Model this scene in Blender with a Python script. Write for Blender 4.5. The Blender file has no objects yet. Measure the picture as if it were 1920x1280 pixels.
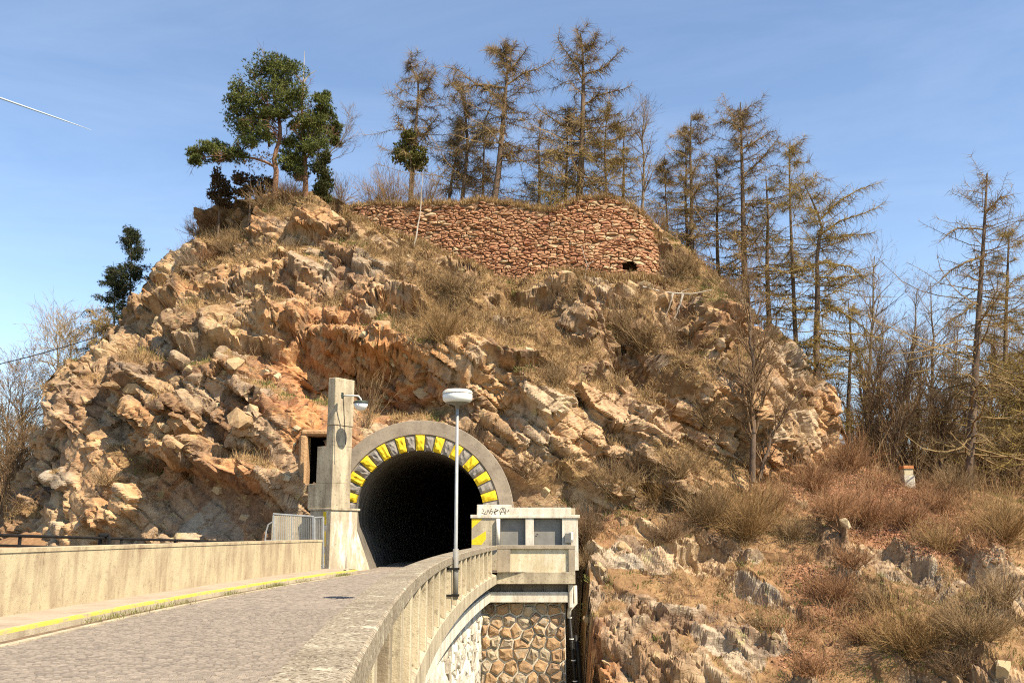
import bpy, bmesh, math, random
import numpy as np
from mathutils import Vector, Matrix, Euler
from mathutils.bvhtree import BVHTree

S = bpy.context.scene
C = S.collection
rng = np.random.default_rng(11)
random.seed(11)
PI = math.pi
R_ = math.radians

# ------------------------------------------------------------------ camera
FPX, EYE = 1800.0, 1.65
PITCH = math.atan(358 / FPX)
CP, SP = math.cos(PITCH), math.sin(PITCH)
cam_d = bpy.data.cameras.new('camera')
cam_d.sensor_width = 36
cam_d.lens = FPX / 1920 * 36
cam_d.clip_start = 0.1
cam_d.clip_end = 20000
cam = bpy.data.objects.new('camera', cam_d)
C.objects.link(cam)
cam.location = (0, 0, EYE)
cam.rotation_euler = (PI / 2 + PITCH, 0, 0)
S.camera = cam

# ------------------------------------------------------------------ sky and sun
SUN = Vector((0.497, -0.41, 0.765)).normalized()
w = bpy.data.worlds.new('World')
S.world = w
w.use_nodes = True
nt = w.node_tree
nt.nodes.clear()
n_out = nt.nodes.new('ShaderNodeOutputWorld')
n_bg = nt.nodes.new('ShaderNodeBackground')
n_sky = nt.nodes.new('ShaderNodeTexSky')
n_sky.sky_type = 'NISHITA'
n_sky.sun_disc = False
n_sky.sun_elevation = math.asin(SUN.z)
n_sky.sun_rotation = math.atan2(SUN.x, SUN.y)
n_sky.altitude = 500
n_sky.air_density = 1.0
n_sky.dust_density = 0.3
n_sky.ozone_density = 1.1
# thin cirrus, the same all round the sky
n_tc = nt.nodes.new('ShaderNodeTexCoord')
n_map = nt.nodes.new('ShaderNodeMapping')
n_map.inputs['Rotation'].default_value = (0.1, 0.25, 0.3)
n_map.inputs['Scale'].default_value = (2.2, 3.0, 13.0)
n_noi = nt.nodes.new('ShaderNodeTexNoise')
n_noi.inputs['Scale'].default_value = 0.75
n_noi.inputs['Detail'].default_value = 9
n_noi.inputs['Roughness'].default_value = 0.62
n_noi.inputs['Distortion'].default_value = 0.6
n_rmp = nt.nodes.new('ShaderNodeValToRGB')
n_rmp.color_ramp.elements[0].position = 0.46
n_rmp.color_ramp.elements[0].color = (0, 0, 0, 1)
n_rmp.color_ramp.elements[1].position = 0.9
n_rmp.color_ramp.elements[1].color = (0.13, 0.13, 0.13, 1)
n_mix = nt.nodes.new('ShaderNodeMixRGB')
n_mix.inputs[2].default_value = (6.0, 6.6, 7.4, 1)
L = nt.links.new
L(n_tc.outputs['Generated'], n_map.inputs['Vector'])
L(n_map.outputs[0], n_noi.inputs['Vector'])
L(n_noi.outputs[0], n_rmp.inputs[0])
L(n_rmp.outputs[0], n_mix.inputs[0])
L(n_sky.outputs[0], n_mix.inputs[1])
L(n_mix.outputs[0], n_bg.inputs[0])
n_bg.inputs[1].default_value = 0.12
L(n_bg.outputs[0], n_out.inputs[0])

sun_d = bpy.data.lights.new('sun', 'SUN')
sun_d.energy = 5.0
sun_d.angle = R_(0.5)
sun_d.color = (1.0, 0.90, 0.74)
sun = bpy.data.objects.new('sun', sun_d)
C.objects.link(sun)
sun.rotation_euler = SUN.to_track_quat('Z', 'Y').to_euler()
sun.location = (60, -40, 80)
vs = S.view_settings
S.display_settings.display_device = 'sRGB'
vs.view_transform = 'Standard'
vs.look = 'None'
vs.gamma = 1
vs.use_curve_mapping = False
vs.exposure = 0.9
S.cycles.use_denoising = False
S.cycles.filter_width = 1.1
S.cycles.max_bounces = 6
S.cycles.diffuse_bounces = 1


# ------------------------------------------------------------------ helpers
def ray(u, v):
    a = (u - 960) / FPX
    b = (640 - v) / FPX
    return a, CP - b * SP, SP + b * CP


def at(u, v, y):
    """world point at distance y in front of the camera station, seen in direction (u, v)"""
    a, dy, dz = ray(u, v)
    t = y / dy
    return Vector((a * t, y, EYE + dz * t))


def props(o, label=None, cat=None, group=None, kind=None):
    if label: o['label'] = label
    if cat: o['category'] = cat
    if group: o['group'] = group
    if kind: o['kind'] = kind
    return o


LOC = {}


def thing(name, label, cat, loc=(0, 0, 0), group=None):
    o = bpy.data.objects.new(name, None)
    o.empty_display_size = 0.2
    o.location = loc
    C.objects.link(o)
    LOC[o.name] = Vector(loc)
    return props(o, label, cat, group, 'thing')


def obj(name, me, mat=None, parent=None, label=None, cat=None, group=None, kind=None):
    """link a mesh given in world coordinates; under a parent it is stored relative to the parent's base"""
    if mat is not None and not me.materials:
        me.materials.append(mat)
    o = bpy.data.objects.new(name, me)
    C.objects.link(o)
    if parent is not None:
        base = LOC.get(parent.name, Vector((0, 0, 0)))
        if base.length > 0:
            me.transform(Matrix.Translation(-base))
        o.parent = parent
        LOC[o.name] = base
    return props(o, label, cat, group, kind)


def mesh_np(name, V, F, smooth=False):
    """V (n,3); F list of int arrays (m,k)"""
    if not isinstance(F, (list, tuple)):
        F = [F]
    F = [np.asarray(f, dtype=np.int32) for f in F if len(f)]
    me = bpy.data.meshes.new(name)
    V = np.asarray(V, dtype=np.float32)
    me.vertices.add(len(V))
    me.vertices.foreach_set('co', V.ravel())
    nl = sum(f.size for f in F)
    npoly = sum(len(f) for f in F)
    me.loops.add(nl)
    me.loops.foreach_set('vertex_index', np.concatenate([f.ravel() for f in F]))
    me.polygons.add(npoly)
    tot = np.concatenate([np.full(len(f), f.shape[1], dtype=np.int32) for f in F])
    st = np.concatenate([[0], np.cumsum(tot)[:-1]]).astype(np.int32)
    me.polygons.foreach_set('loop_start', st)
    me.polygons.foreach_set('use_smooth', np.full(npoly, smooth, dtype=bool))
    me.update(calc_edges=True)
    return me


def set_col(me, name, cols):
    a = me.color_attributes.new(name, 'FLOAT_COLOR', 'POINT')
    c = np.ones((len(cols), 4), dtype=np.float32)
    c[:, :3] = cols
    a.data.foreach_set('color', c.ravel())


class MB:
    """collects shapes into one mesh"""
    def __init__(s):
        s.V = []; s.F = []

    def add(s, V, F):
        o = len(s.V)
        s.V += [tuple(v) for v in V]
        s.F += [tuple(i + o for i in f) for f in F]
        return s

    def box(s, x0, x1, y0, y1, z0, z1, yaw=0, piv=None):
        P = [(x0, y0, z0), (x1, y0, z0), (x1, y1, z0), (x0, y1, z0), (x0, y0, z1), (x1, y0, z1), (x1, y1, z1), (x0, y1, z1)]
        if yaw:
            px, py = piv if piv else ((x0 + x1) / 2, (y0 + y1) / 2)
            c, n = math.cos(yaw), math.sin(yaw)
            P = [(px + (x - px) * c - (y - py) * n, py + (x - px) * n + (y - py) * c, z) for x, y, z in P]
        return s.add(P, [(0, 3, 2, 1), (4, 5, 6, 7), (0, 1, 5, 4), (1, 2, 6, 5), (2, 3, 7, 6), (3, 0, 4, 7)])

    def tube(s, pts, r, n=8, caps=True):
        pts = [Vector(p) for p in pts]
        rs = r if isinstance(r, (list, tuple)) else [r] * len(pts)
        V = []
        ref = None
        for i, p in enumerate(pts):
            d = (pts[min(i + 1, len(pts) - 1)] - pts[max(i - 1, 0)]).normalized()
            if ref is None:
                ref = Vector((0, 0, 1)) if abs(d.z) < 0.9 else Vector((1, 0, 0))
            a = (ref - d * ref.dot(d)).normalized()
            ref = a
            b = d.cross(a)
            for k in range(n):
                t = 2 * PI * k / n
                V.append(p + (a * math.cos(t) + b * math.sin(t)) * rs[i])
        F = []
        for i in range(len(pts) - 1):
            for k in range(n):
                F.append((i * n + k, i * n + (k + 1) % n, (i + 1) * n + (k + 1) % n, (i + 1) * n + k))
        if caps:
            F.append(tuple(range(n))[::-1])
            F.append(tuple((len(pts) - 1) * n + k for k in range(n)))
        return s.add(V, F)

    def lathe(s, c, prof, n=24):
        V = []
        for r, z in prof:
            for k in range(n):
                t = 2 * PI * k / n
                V.append((c[0] + r * math.cos(t), c[1] + r * math.sin(t), c[2] + z))
        F = []
        for i in range(len(prof) - 1):
            for k in range(n):
                F.append((i * n + k, i * n + (k + 1) % n, (i + 1) * n + (k + 1) % n, (i + 1) * n + k))
        F.append(tuple(range(n))[::-1])
        F.append(tuple((len(prof) - 1) * n + k for k in range(n)))
        return s.add(V, F)

    def mesh(s, name, bevel=0, seg=1, smooth=False):
        me = bpy.data.meshes.new(name)
        bm = bmesh.new()
        vs_ = [bm.verts.new(v) for v in s.V]
        for f in s.F:
            try:
                bm.faces.new([vs_[i] for i in f])
            except ValueError:
                pass
        bmesh.ops.recalc_face_normals(bm, faces=bm.faces)
        if bevel:
            bmesh.ops.bevel(bm, geom=list(bm.edges), offset=bevel, segments=seg, affect='EDGES', profile=0.5)
        bm.to_mesh(me)
        bm.free()
        me.polygons.foreach_set('use_smooth', np.full(len(me.polygons), smooth, dtype=bool))
        return me

    def build(s, name, mat, parent=None, bevel=0, seg=1, smooth=False, **k):
        return obj(name, s.mesh(name, bevel, seg, smooth), mat, parent, **k)


# noise in numpy -----------------------------------------------------
def hsh(ix, iy, iz, seed):
    h = (ix.astype(np.uint32) * np.uint32(374761393) + iy.astype(np.uint32) * np.uint32(668265263)
         + iz.astype(np.uint32) * np.uint32(2147483647) + np.uint32(seed * 974711 % 4294967296))
    h = (h ^ (h >> np.uint32(13))) * np.uint32(1274126177)
    h = (h ^ (h >> np.uint32(15))) * np.uint32(2246822519)
    return h ^ (h >> np.uint32(14))


def rnd(h, k):
    g = (h + np.uint32(k * 2654435761 % 4294967296)) * np.uint32(2246822519)
    g = (g ^ (g >> np.uint32(13))) * np.uint32(3266489917)
    g = g ^ (g >> np.uint32(16))
    return (g & np.uint32(0xFFFFFF)).astype(np.float64) / 16777216.0


def vnoise(P, seed):
    i = np.floor(P).astype(np.int64)
    f = P - i
    f = f * f * (3 - 2 * f)
    out = 0
    for dx in (0, 1):
        wx = f[:, 0] if dx else 1 - f[:, 0]
        for dy in (0, 1):
            wy = f[:, 1] if dy else 1 - f[:, 1]
            for dz in (0, 1):
                wz = f[:, 2] if dz else 1 - f[:, 2]
                out = out + wx * wy * wz * rnd(hsh(i[:, 0] + dx, i[:, 1] + dy, i[:, 2] + dz, seed), 1)
    return out


def fbm(P, seed, octv=4, gain=0.5):
    a, s, tot = 1.0, 0, 0
    for k in range(octv):
        s = s + a * vnoise(P * (2.03 ** k) + 17.3 * k, seed + k)
        tot += a
        a *= gain
    return s / tot


def facets(P, seed, slope=0.5):
    """blocky displacement: every cell is a tilted plane of its own; returns value, cell random, distance to the cell border"""
    b = np.floor(P - 0.5).astype(np.int64)
    n = len(P)
    f1 = np.full(n, 9.0); f2 = np.full(n, 9.0)
    best = np.zeros(n, dtype=np.uint32)
    off = np.zeros((n, 3))
    for dx in (0, 1):
        for dy in (0, 1):
            for dz in (0, 1):
                cx, cy, cz = b[:, 0] + dx, b[:, 1] + dy, b[:, 2] + dz
                h = hsh(cx, cy, cz, seed)
                o = np.stack([P[:, 0] - cx - 0.1 - 0.8 * rnd(h, 1), P[:, 1] - cy - 0.1 - 0.8 * rnd(h, 2), P[:, 2] - cz - 0.1 - 0.8 * rnd(h, 3)], 1)
                d = (o * o).sum(1)
                m = d < f1
                f2 = np.where(m, f1, np.minimum(f2, d))
                best = np.where(m, h, best)
                off[m] = o[m]
                f1 = np.where(m, d, f1)
    g = np.stack([rnd(best, 4), rnd(best, 5), rnd(best, 6)], 1) - 0.5
    val = rnd(best, 7) - 0.5 + 2 * slope * (off * g).sum(1)
    return val, rnd(best, 8), np.sqrt(f2) - np.sqrt(f1)


def blocks(P, dims, seed, slope=0.5):
    """jointed rock: beds cut into offset blocks, each pushed and tilted by itself; returns value, random, distance to the joint"""
    dx, dy, dz = dims
    z = P[:, 2] / dz
    kz = np.floor(z).astype(np.int64)
    o = np.zeros_like(kz)
    hz = hsh(kz, o, o, seed)
    x = P[:, 0] / (dx * (0.7 + 0.6 * rnd(hz, 1))) + 7 * rnd(hz, 2)
    kx = np.floor(x).astype(np.int64)
    hx = hsh(kz, kx, o, seed + 1)
    y = P[:, 1] / (dy * (0.7 + 0.6 * rnd(hx, 1))) + 7 * rnd(hx, 2)
    ky = np.floor(y).astype(np.int64)
    h = hsh(kx, ky, kz, seed + 2)
    fx, fy, fz_ = x - kx - 0.5, y - ky - 0.5, z - kz - 0.5
    val = rnd(h, 7) - 0.5 + slope * (fx * (rnd(h, 4) - 0.5) + fz_ * (rnd(h, 6) - 0.35)) * 2
    ed = np.minimum((0.5 - np.abs(fx)) * dx, (0.5 - np.abs(fz_)) * dz)
    return val, rnd(h, 8), ed


def sstep(x, a, b):
    t = np.clip((x - a) / (b - a), 0, 1)
    return t * t * (3 - 2 * t)


# twigs --------------------------------------------------------------
def unit(v):
    return v / np.maximum(np.linalg.norm(v, axis=-1, keepdims=True), 1e-9)


def grow(r, P, R, n, t0, t1, ang, ln, K=3, up=0.0, curl=0.15, grav=0.0, rr=0.5, rend=0.35, rmin=0.004):
    """n children on every parent line; ln may be a function of t"""
    N, KP = P.shape[:2]
    idx = np.repeat(np.arange(N), n)
    M = len(idx)
    t = r.uniform(t0, t1, M)
    f = np.clip(t * (KP - 1), 0, KP - 1.0001)
    i0 = f.astype(int)
    fr = (f - i0)[:, None]
    pos = P[idx, i0] * (1 - fr) + P[idx, i0 + 1] * fr
    tan = unit(P[idx, i0 + 1] - P[idx, i0])
    rad = R[idx, i0] * (1 - fr[:, 0]) + R[idx, i0 + 1] * fr[:, 0]
    q = r.normal(size=(M, 3))
    perp = unit(q - tan * (q * tan).sum(1, keepdims=True))
    a = r.uniform(ang[0], ang[1], M)[:, None]
    d = np.cos(a) * tan + np.sin(a) * perp
    upv = up(t) if callable(up) else up
    d[:, 2] += upv
    d = unit(d)
    length = ln(t) if callable(ln) else r.uniform(ln[0], ln[1], M)
    out = np.zeros((M, K, 3))
    out[:, 0] = pos
    st = (length / (K - 1))[:, None]
    for k in range(1, K):
        out[:, k] = out[:, k - 1] + d * st
        d = d + r.normal(size=(M, 3)) * curl
        d[:, 2] += grav
        d = unit(d)
    r0 = np.maximum(rad * rr, rmin)
    RR = r0[:, None] * np.linspace(1, rend, K)[None]
    return out, np.maximum(RR, rmin * 0.6)


def ptubes(P, R, sides=3):
    N, K = P.shape[:2]
    if K == 2 and sides == 3:
        return pcones(P, R)
    d = unit(P[:, -1] - P[:, 0])
    ref = np.where(np.abs(d[:, 2:3]) < 0.8, np.array([[0, 0, 1.0]]), np.array([[1.0, 0, 0]]))
    a = unit(np.cross(d, ref))
    b = np.cross(d, a)
    V = np.zeros((N, K, sides, 3))
    for s in range(sides):
        th = 2 * PI * s / sides
        V[:, :, s] = P + (a * math.cos(th) + b * math.sin(th))[:, None] * R[:, :, None]
    base = (np.arange(N)[:, None, None] * K + np.arange(K - 1)[None, :, None]) * sides
    s0 = np.arange(sides)[None, None]
    s1 = (s0 + 1) % sides
    F = np.stack([base + s0, base + s1, base + sides + s1, base + sides + s0], -1).reshape(-1, 4)
    return V.reshape(-1, 3), F


def pcones(P, R):
    n = len(P)
    d = unit(P[:, 1] - P[:, 0])
    ref = np.where(np.abs(d[:, 2:3]) < 0.8, np.array([[0, 0, 1.0]]), np.array([[1.0, 0, 0]]))
    a = unit(np.cross(d, ref)); b = np.cross(d, a)
    r = (R[:, :1] * 1.25)
    V = np.stack([P[:, 0] + a * r, P[:, 0] + (-0.5 * a + 0.87 * b) * r, P[:, 0] + (-0.5 * a - 0.87 * b) * r, P[:, 1]], 1)
    o = np.arange(n)[:, None, None] * 4
    return V.reshape(-1, 3), (o + np.array([[[0, 1, 3], [1, 2, 3], [2, 0, 3]]])).reshape(-1, 3)


def join(parts):
    V, F, o = [], [], 0
    for v, f in parts:
        V.append(v); F.append(np.asarray(f) + o)
        o += len(v)
    ks = sorted({f.shape[1] for f in F})
    return np.concatenate(V), [np.concatenate([f for f in F if f.shape[1] == k]) for k in ks]


def needles(r, cen, rad, n, ln=0.2, wd=0.035, up=0.4):
    """leaf-sized faces spread through ellipsoids: cen (m,3), rad (m,3)"""
    m = len(cen)
    idx = np.repeat(np.arange(m), n)
    q = unit(r.normal(size=(len(idx), 3))) * (r.uniform(0.15, 1, (len(idx), 1)) ** 0.5)
    # clumps: several needles share one tuft point
    k = 7
    q = q[(np.arange(len(idx)) // k) * k]
    p = cen[idx] + q * rad[idx]
    d = unit(q * 0.8 + r.normal(size=q.shape) * 0.7 + np.array([0, 0, up]))
    s = unit(np.cross(d, r.normal(size=q.shape)))
    l = r.uniform(0.6, 1.2, (len(idx), 1)) * ln
    V = np.stack([p - s * wd * 0.5, p + s * wd * 0.5, p + d * l], 1).reshape(-1, 3)
    return V, np.arange(len(V)).reshape(-1, 3)


# materials ----------------------------------------------------------
class N:
    def __init__(s, name):
        s.m = bpy.data.materials.new(name)
        s.m.use_nodes = True
        s.t = s.m.node_tree
        s.b = s.t.nodes['Principled BSDF']
        s.b.inputs['Specular IOR Level'].default_value = 0.2
        s.b.inputs['Roughness'].default_value = 0.9

    def n(s, typ, **k):
        x = s.t.nodes.new('ShaderNode' + typ)
        for a, v in k.items():
            setattr(x, a, v)
        return x

    def l(s, a, b):
        s.t.links.new(a, b)

    def val(s, sock, v):
        if hasattr(v, 'is_output') or isinstance(v, bpy.types.NodeSocket):
            s.l(v, sock)
        elif isinstance(v, (tuple, list)):
            sock.default_value = (*v, 1) if len(v) == 3 and len(sock.default_value) == 4 else v
        else:
            sock.default_value = v

    def coord(s, kind='Object', scale=(1, 1, 1), rot=(0, 0, 0)):
        tc = s.n('TexCoord')
        mp = s.n('Mapping')
        mp.inputs['Scale'].default_value = scale
        mp.inputs['Rotation'].default_value = rot
        s.l(tc.outputs[kind], mp.inputs[0])
        return mp.outputs[0]

    def noise(s, scale, detail=5, rough=0.55, vec=None, dist=0):
        x = s.n('TexNoise')
        x.inputs['Scale'].default_value = scale
        x.inputs['Detail'].default_value = detail
        x.inputs['Roughness'].default_value = rough
        x.inputs['Distortion'].default_value = dist
        s.l(vec if vec is not None else s.coord(), x.inputs['Vector'])
        return x.outputs[0]

    def ramp(s, fac, *stops):
        x = s.n('ValToRGB')
        e = x.color_ramp.elements
        while len(e) < len(stops):
            e.new(0.5)
        for i, (p, c) in enumerate(stops):
            e[i].position = p
            e[i].color = (*c, 1) if isinstance(c, (tuple, list)) else (c, c, c, 1)
        s.val(x.inputs[0], fac)
        return x.outputs[0]

    def mix(s, fac, a, b, mode='MIX'):
        x = s.n('MixRGB', blend_type=mode)
        s.val(x.inputs[0], fac); s.val(x.inputs[1], a); s.val(x.inputs[2], b)
        return x.outputs[0]

    def math(s, op, a, b=0.0):
        x = s.n('Math', operation=op)
        s.val(x.inputs[0], a); s.val(x.inputs[1], b)
        return x.outputs[0]

    def attr(s, name):
        x = s.n('VertexColor', layer_name=name)
        y = s.n('SeparateColor')
        s.l(x.outputs[0], y.inputs[0])
        return y.outputs

    def rand(s):
        return s.n('ObjectInfo').outputs['Random']

    def color(s, c):
        s.val(s.b.inputs['Base Color'], c)
        return s

    def bump(s, h, strength=0.5, dist=0.05):
        x = s.n('Bump')
        x.inputs['Strength'].default_value = strength
        x.inputs['Distance'].default_value = dist
        s.l(h, x.inputs['Height'])
        s.l(x.outputs[0], s.b.inputs['Normal'])
        return s

    def set(s, **k):
        for a, v in k.items():
            s.b.inputs[a.replace('_', ' ')].default_value = v
        return s


def rock_mat(name, dry, soil_red=False):
    m = N(name)
    t = m.attr('tint')
    z = m.attr('zone')
    n1 = m.noise(0.45, 6, 0.6)
    n2 = m.noise(3.2, 8, 0.65)
    n3 = m.noise(17, 4, 0.6)
    k = m.math('ADD', m.math('MULTIPLY', t[0], 0.42), m.math('MULTIPLY', t[1], 0.22))
    k = m.math('ADD', k, m.math('MULTIPLY', n2, 0.55))
    k = m.math('ADD', k, m.math('MULTIPLY', n3, 0.22))
    c = m.ramp(k, (0.40, (0.12, 0.07, 0.042)), (0.56, (0.255, 0.148, 0.076)), (0.72, (0.39, 0.248, 0.128)), (0.96, (0.54, 0.4, 0.235)))
    oc = m.ramp(k, (0.4, (0.15, 0.055, 0.024)), (0.62, (0.41, 0.165, 0.06)), (0.85, (0.55, 0.29, 0.115)))
    c = m.mix(m.math('MULTIPLY', z[0], 0.9), c, oc)
    gc = m.ramp(k, (0.4, (0.13, 0.095, 0.07)), (0.62, (0.26, 0.2, 0.14)), (0.85, (0.40, 0.32, 0.225)))
    gm = m.math('MAXIMUM', z[1], m.ramp(n1, (0.55, 0.0), (0.66, 0.55)))
    c = m.mix(gm, c, gc)
    li = m.ramp(m.noise(1.3, 7, 0.7, m.coord(scale=(1, 1, 0.8))), (0.60, 0.0), (0.66, 0.75))
    c = m.mix(m.math('MULTIPLY', li, m.ramp(n3, (0.35, 0.2), (0.6, 0.9))), c, (0.47, 0.41, 0.17))
    # dark water and soot stains running down the rock
    st = m.noise(0.9, 7, 0.68, m.coord(scale=(1.5, 1.5, 0.4)))
    c = m.mix(m.math('MULTIPLY', m.ramp(st, (0.52, 0.0), (0.64, 1.0)), 0.62), c, (0.105, 0.075, 0.052))
    # earth and short dry turf where the ground lies flat enough to hold it
    vg = m.ramp(m.noise(2.1, 6, 0.7), (0.3, dry[0]), (0.5, dry[1]), (0.62, dry[2]), (0.75, dry[3]))
    lit = m.ramp(m.noise(6.5, 6, 0.7), (0.35, (0.13, 0.058, 0.03)), (0.5, (0.30, 0.13, 0.065)), (0.65, (0.42, 0.22, 0.12)))
    vg = m.mix(z[2], vg, lit)
    vf = m.ramp(m.math('ADD', t[2], m.math('MULTIPLY', m.math('SUBTRACT', n3, 0.5), 0.7)), (0.4, 0.0), (0.6, 1.0))
    c = m.mix(vf, c, vg)
    m.color(c)
    sv = m.coord(scale=(0.6, 1, 1.5), rot=(0, R_(-38), 0))
    vo = m.n('TexVoronoi', feature='DISTANCE_TO_EDGE')
    vo.inputs['Scale'].default_value = 2.3
    wv = m.n('VectorMath', operation='ADD')
    nz_ = m.n('TexNoise'); nz_.inputs['Scale'].default_value = 1.5; nz_.inputs['Detail'].default_value = 6
    m.l(sv, nz_.inputs['Vector']); m.l(sv, wv.inputs[0]); m.l(nz_.outputs['Color'], wv.inputs[1])
    m.l(wv.outputs[0], vo.inputs['Vector'])
    crack = m.ramp(vo.outputs['Distance'], (0.0, 0.0), (0.05, 1.0))
    h = m.math('ADD', m.math('MULTIPLY', m.noise(4.5, 8, 0.62, sv), 0.75), m.math('MULTIPLY', m.noise(22, 4, 0.6), 0.2))
    h = m.math('ADD', h, m.math('MULTIPLY', m.math('MULTIPLY', crack, m.math('SUBTRACT', 1.0, vf)), 0.45))
    m.bump(h, 0.55, 0.10)
    return m.m


DRY = [(0.13, 0.072, 0.035), (0.23, 0.135, 0.06), (0.31, 0.195, 0.085), (0.18, 0.135, 0.05)]
M_HILL = rock_mat('cliff_rock', DRY)


def block_mat(name, stops, bump=0.6):
    m = N(name)
    r = m.rand()
    n2 = m.noise(4, 7, 0.65)
    k = m.math('ADD', m.math('MULTIPLY', r, 0.55), m.math('MULTIPLY', n2, 0.6))
    k = m.math('ADD', k, m.math('MULTIPLY', m.noise(22, 4, 0.6), 0.15))
    m.color(m.ramp(k, *stops))
    m.bump(m.noise(7, 8, 0.7), bump, 0.08)
    return m.m


M_ROCK = block_mat('loose_rock', [(0.3, (0.17, 0.1, 0.055)), (0.5, (0.31, 0.19, 0.095)), (0.7, (0.44, 0.3, 0.155)), (0.95, (0.55, 0.42, 0.25))], 0.9)
M_RUIN = block_mat('ruin_stone', [(0.25, (0.21, 0.085, 0.05)), (0.45, (0.36, 0.165, 0.088)), (0.65, (0.45, 0.255, 0.135)), (0.95, (0.52, 0.37, 0.215))])
M_PIER = block_mat('pier_stone', [(0.3, (0.16, 0.12, 0.085)), (0.48, (0.34, 0.21, 0.11)), (0.65, (0.45, 0.28, 0.14)), (0.78, (0.36, 0.29, 0.2)), (0.95, (0.52, 0.40, 0.25))])
M_SETT = block_mat('granite_sett', [(0.25, (0.20, 0.163, 0.128)), (0.5, (0.262, 0.214, 0.166)), (0.75, (0.31, 0.253, 0.195)), (1.0, (0.385, 0.31, 0.23))], 0.4)


def sett_field_mat():
    m = N('granite_sett_field')
    t = m.attr('tint')
    k = m.math('ADD', m.math('MULTIPLY', t[0], 0.55), m.math('MULTIPLY', m.noise(5, 5, 0.6), 0.6))
    m.color(m.ramp(k, (0.25, (0.20, 0.163, 0.128)), (0.5, (0.262, 0.214, 0.166)), (0.75, (0.31, 0.253, 0.195)), (1.0, (0.385, 0.31, 0.23))))
    return m.m


def concrete_mat(name, dark, light, stain=0.6, streak=True, white=0.0, speck=False):
    m = N(name)
    vec = m.coord(scale=(1.3, 1.3, 0.22)) if streak else m.coord()
    n1 = m.noise(1.6, 8, 0.65, vec)
    n2 = m.noise(9, 6, 0.7)
    n3 = m.noise(0.7, 5, 0.6)
    k = m.math('ADD', m.math('MULTIPLY', n1, 0.6), m.math('MULTIPLY', n3, 0.4))
    c = m.ramp(k, (0.36, dark), (0.56, light))
    dk = tuple(x * 0.42 for x in dark)
    c = m.mix(m.math('MULTIPLY', m.ramp(n2, (0.55, 0.0), (0.72, 1.0)), stain), c, dk)
    if white:
        c = m.mix(m.math('MULTIPLY', m.ramp(m.noise(1.1, 7, 0.7, m.coord(scale=(1.2, 1.2, 0.4))), (0.5, 0.0), (0.6, 1.0)), white), c, (0.78, 0.72, 0.6))
    if speck:
        sp = m.noise(42, 3, 0.6)
        c = m.mix(m.ramp(sp, (0.5, 0.0), (0.58, 0.9)), c, (0.12, 0.09, 0.055))
        c = m.mix(m.ramp(m.noise(30, 3, 0.6, m.coord(scale=(1.2, 0.6, 1))), (0.6, 0.0), (0.66, 0.8)), c, (0.55, 0.48, 0.36))
        c = m.mix(m.ramp(m.noise(5.5, 7, 0.75, m.coord(scale=(0.8, 0.9, 1))), (0.57, 0.0), (0.63, 0.8)), c, (0.58, 0.53, 0.36))
        c = m.mix(m.ramp(m.noise(5, 5, 0.6), (0.7, 0.0), (0.75, 0.7)), c, (0.42, 0.25, 0.08))
    m.color(c)
    m.bump(m.math('ADD', n2, m.noise(40, 4, 0.6)), 0.45, 0.02)
    return m.m


M_CONC = concrete_mat('weathered_concrete', (0.22, 0.17, 0.11), (0.50, 0.415, 0.275), 0.85)
M_WALL = concrete_mat('plastered_concrete', (0.27, 0.185, 0.115), (0.50, 0.41, 0.245), 0.6)
M_COPE = concrete_mat('lichened_coping', (0.23, 0.18, 0.12), (0.35, 0.285, 0.195), 0.3, False, 0, True)
M_COPER = concrete_mat('grey_concrete', (0.22, 0.175, 0.12), (0.36, 0.29, 0.2), 0.4)
M_WHITE = concrete_mat('limewashed_concrete', (0.42, 0.35, 0.25), (0.68, 0.61, 0.48), 0.55, True, 0.5)
M_PATCH = concrete_mat('pale_render', (0.46, 0.36, 0.21), (0.62, 0.53, 0.34), 0.5, True, 0.3)
M_RING = concrete_mat('portal_concrete', (0.21, 0.165, 0.12), (0.33, 0.265, 0.19), 0.55, False)
M_JAMB = concrete_mat('jamb_concrete', (0.30, 0.235, 0.155), (0.52, 0.43, 0.29), 0.4, True, 0.7)
M_DARKL = concrete_mat('dark_lining', (0.10, 0.085, 0.065), (0.2, 0.17, 0.13), 0.6, True)  # dark concrete tone for the tunnel lining and the adit interior
M_PAVE = concrete_mat('pavement_asphalt', (0.32, 0.245, 0.17), (0.42, 0.33, 0.235), 0.25, False)
M_SHADEC = concrete_mat('shade_concrete', (0.09, 0.075, 0.06), (0.2, 0.165, 0.12), 0.5)  # shade under the parapet put into the colour of the set-back band


def plain(name, col, rough=0.6, metal=0.0, var=0.25, scale=6, bump=0.15):
    m = N(name)
    n1 = m.noise(scale, 6, 0.6)
    m.color(m.ramp(n1, (0.3, tuple(x * (1 - var) for x in col)), (0.7, tuple(min(1, x * (1 + var)) for x in col))))
    m.set(Roughness=rough, Metallic=metal)
    m.bump(n1, bump, 0.01)
    return m.m


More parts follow.
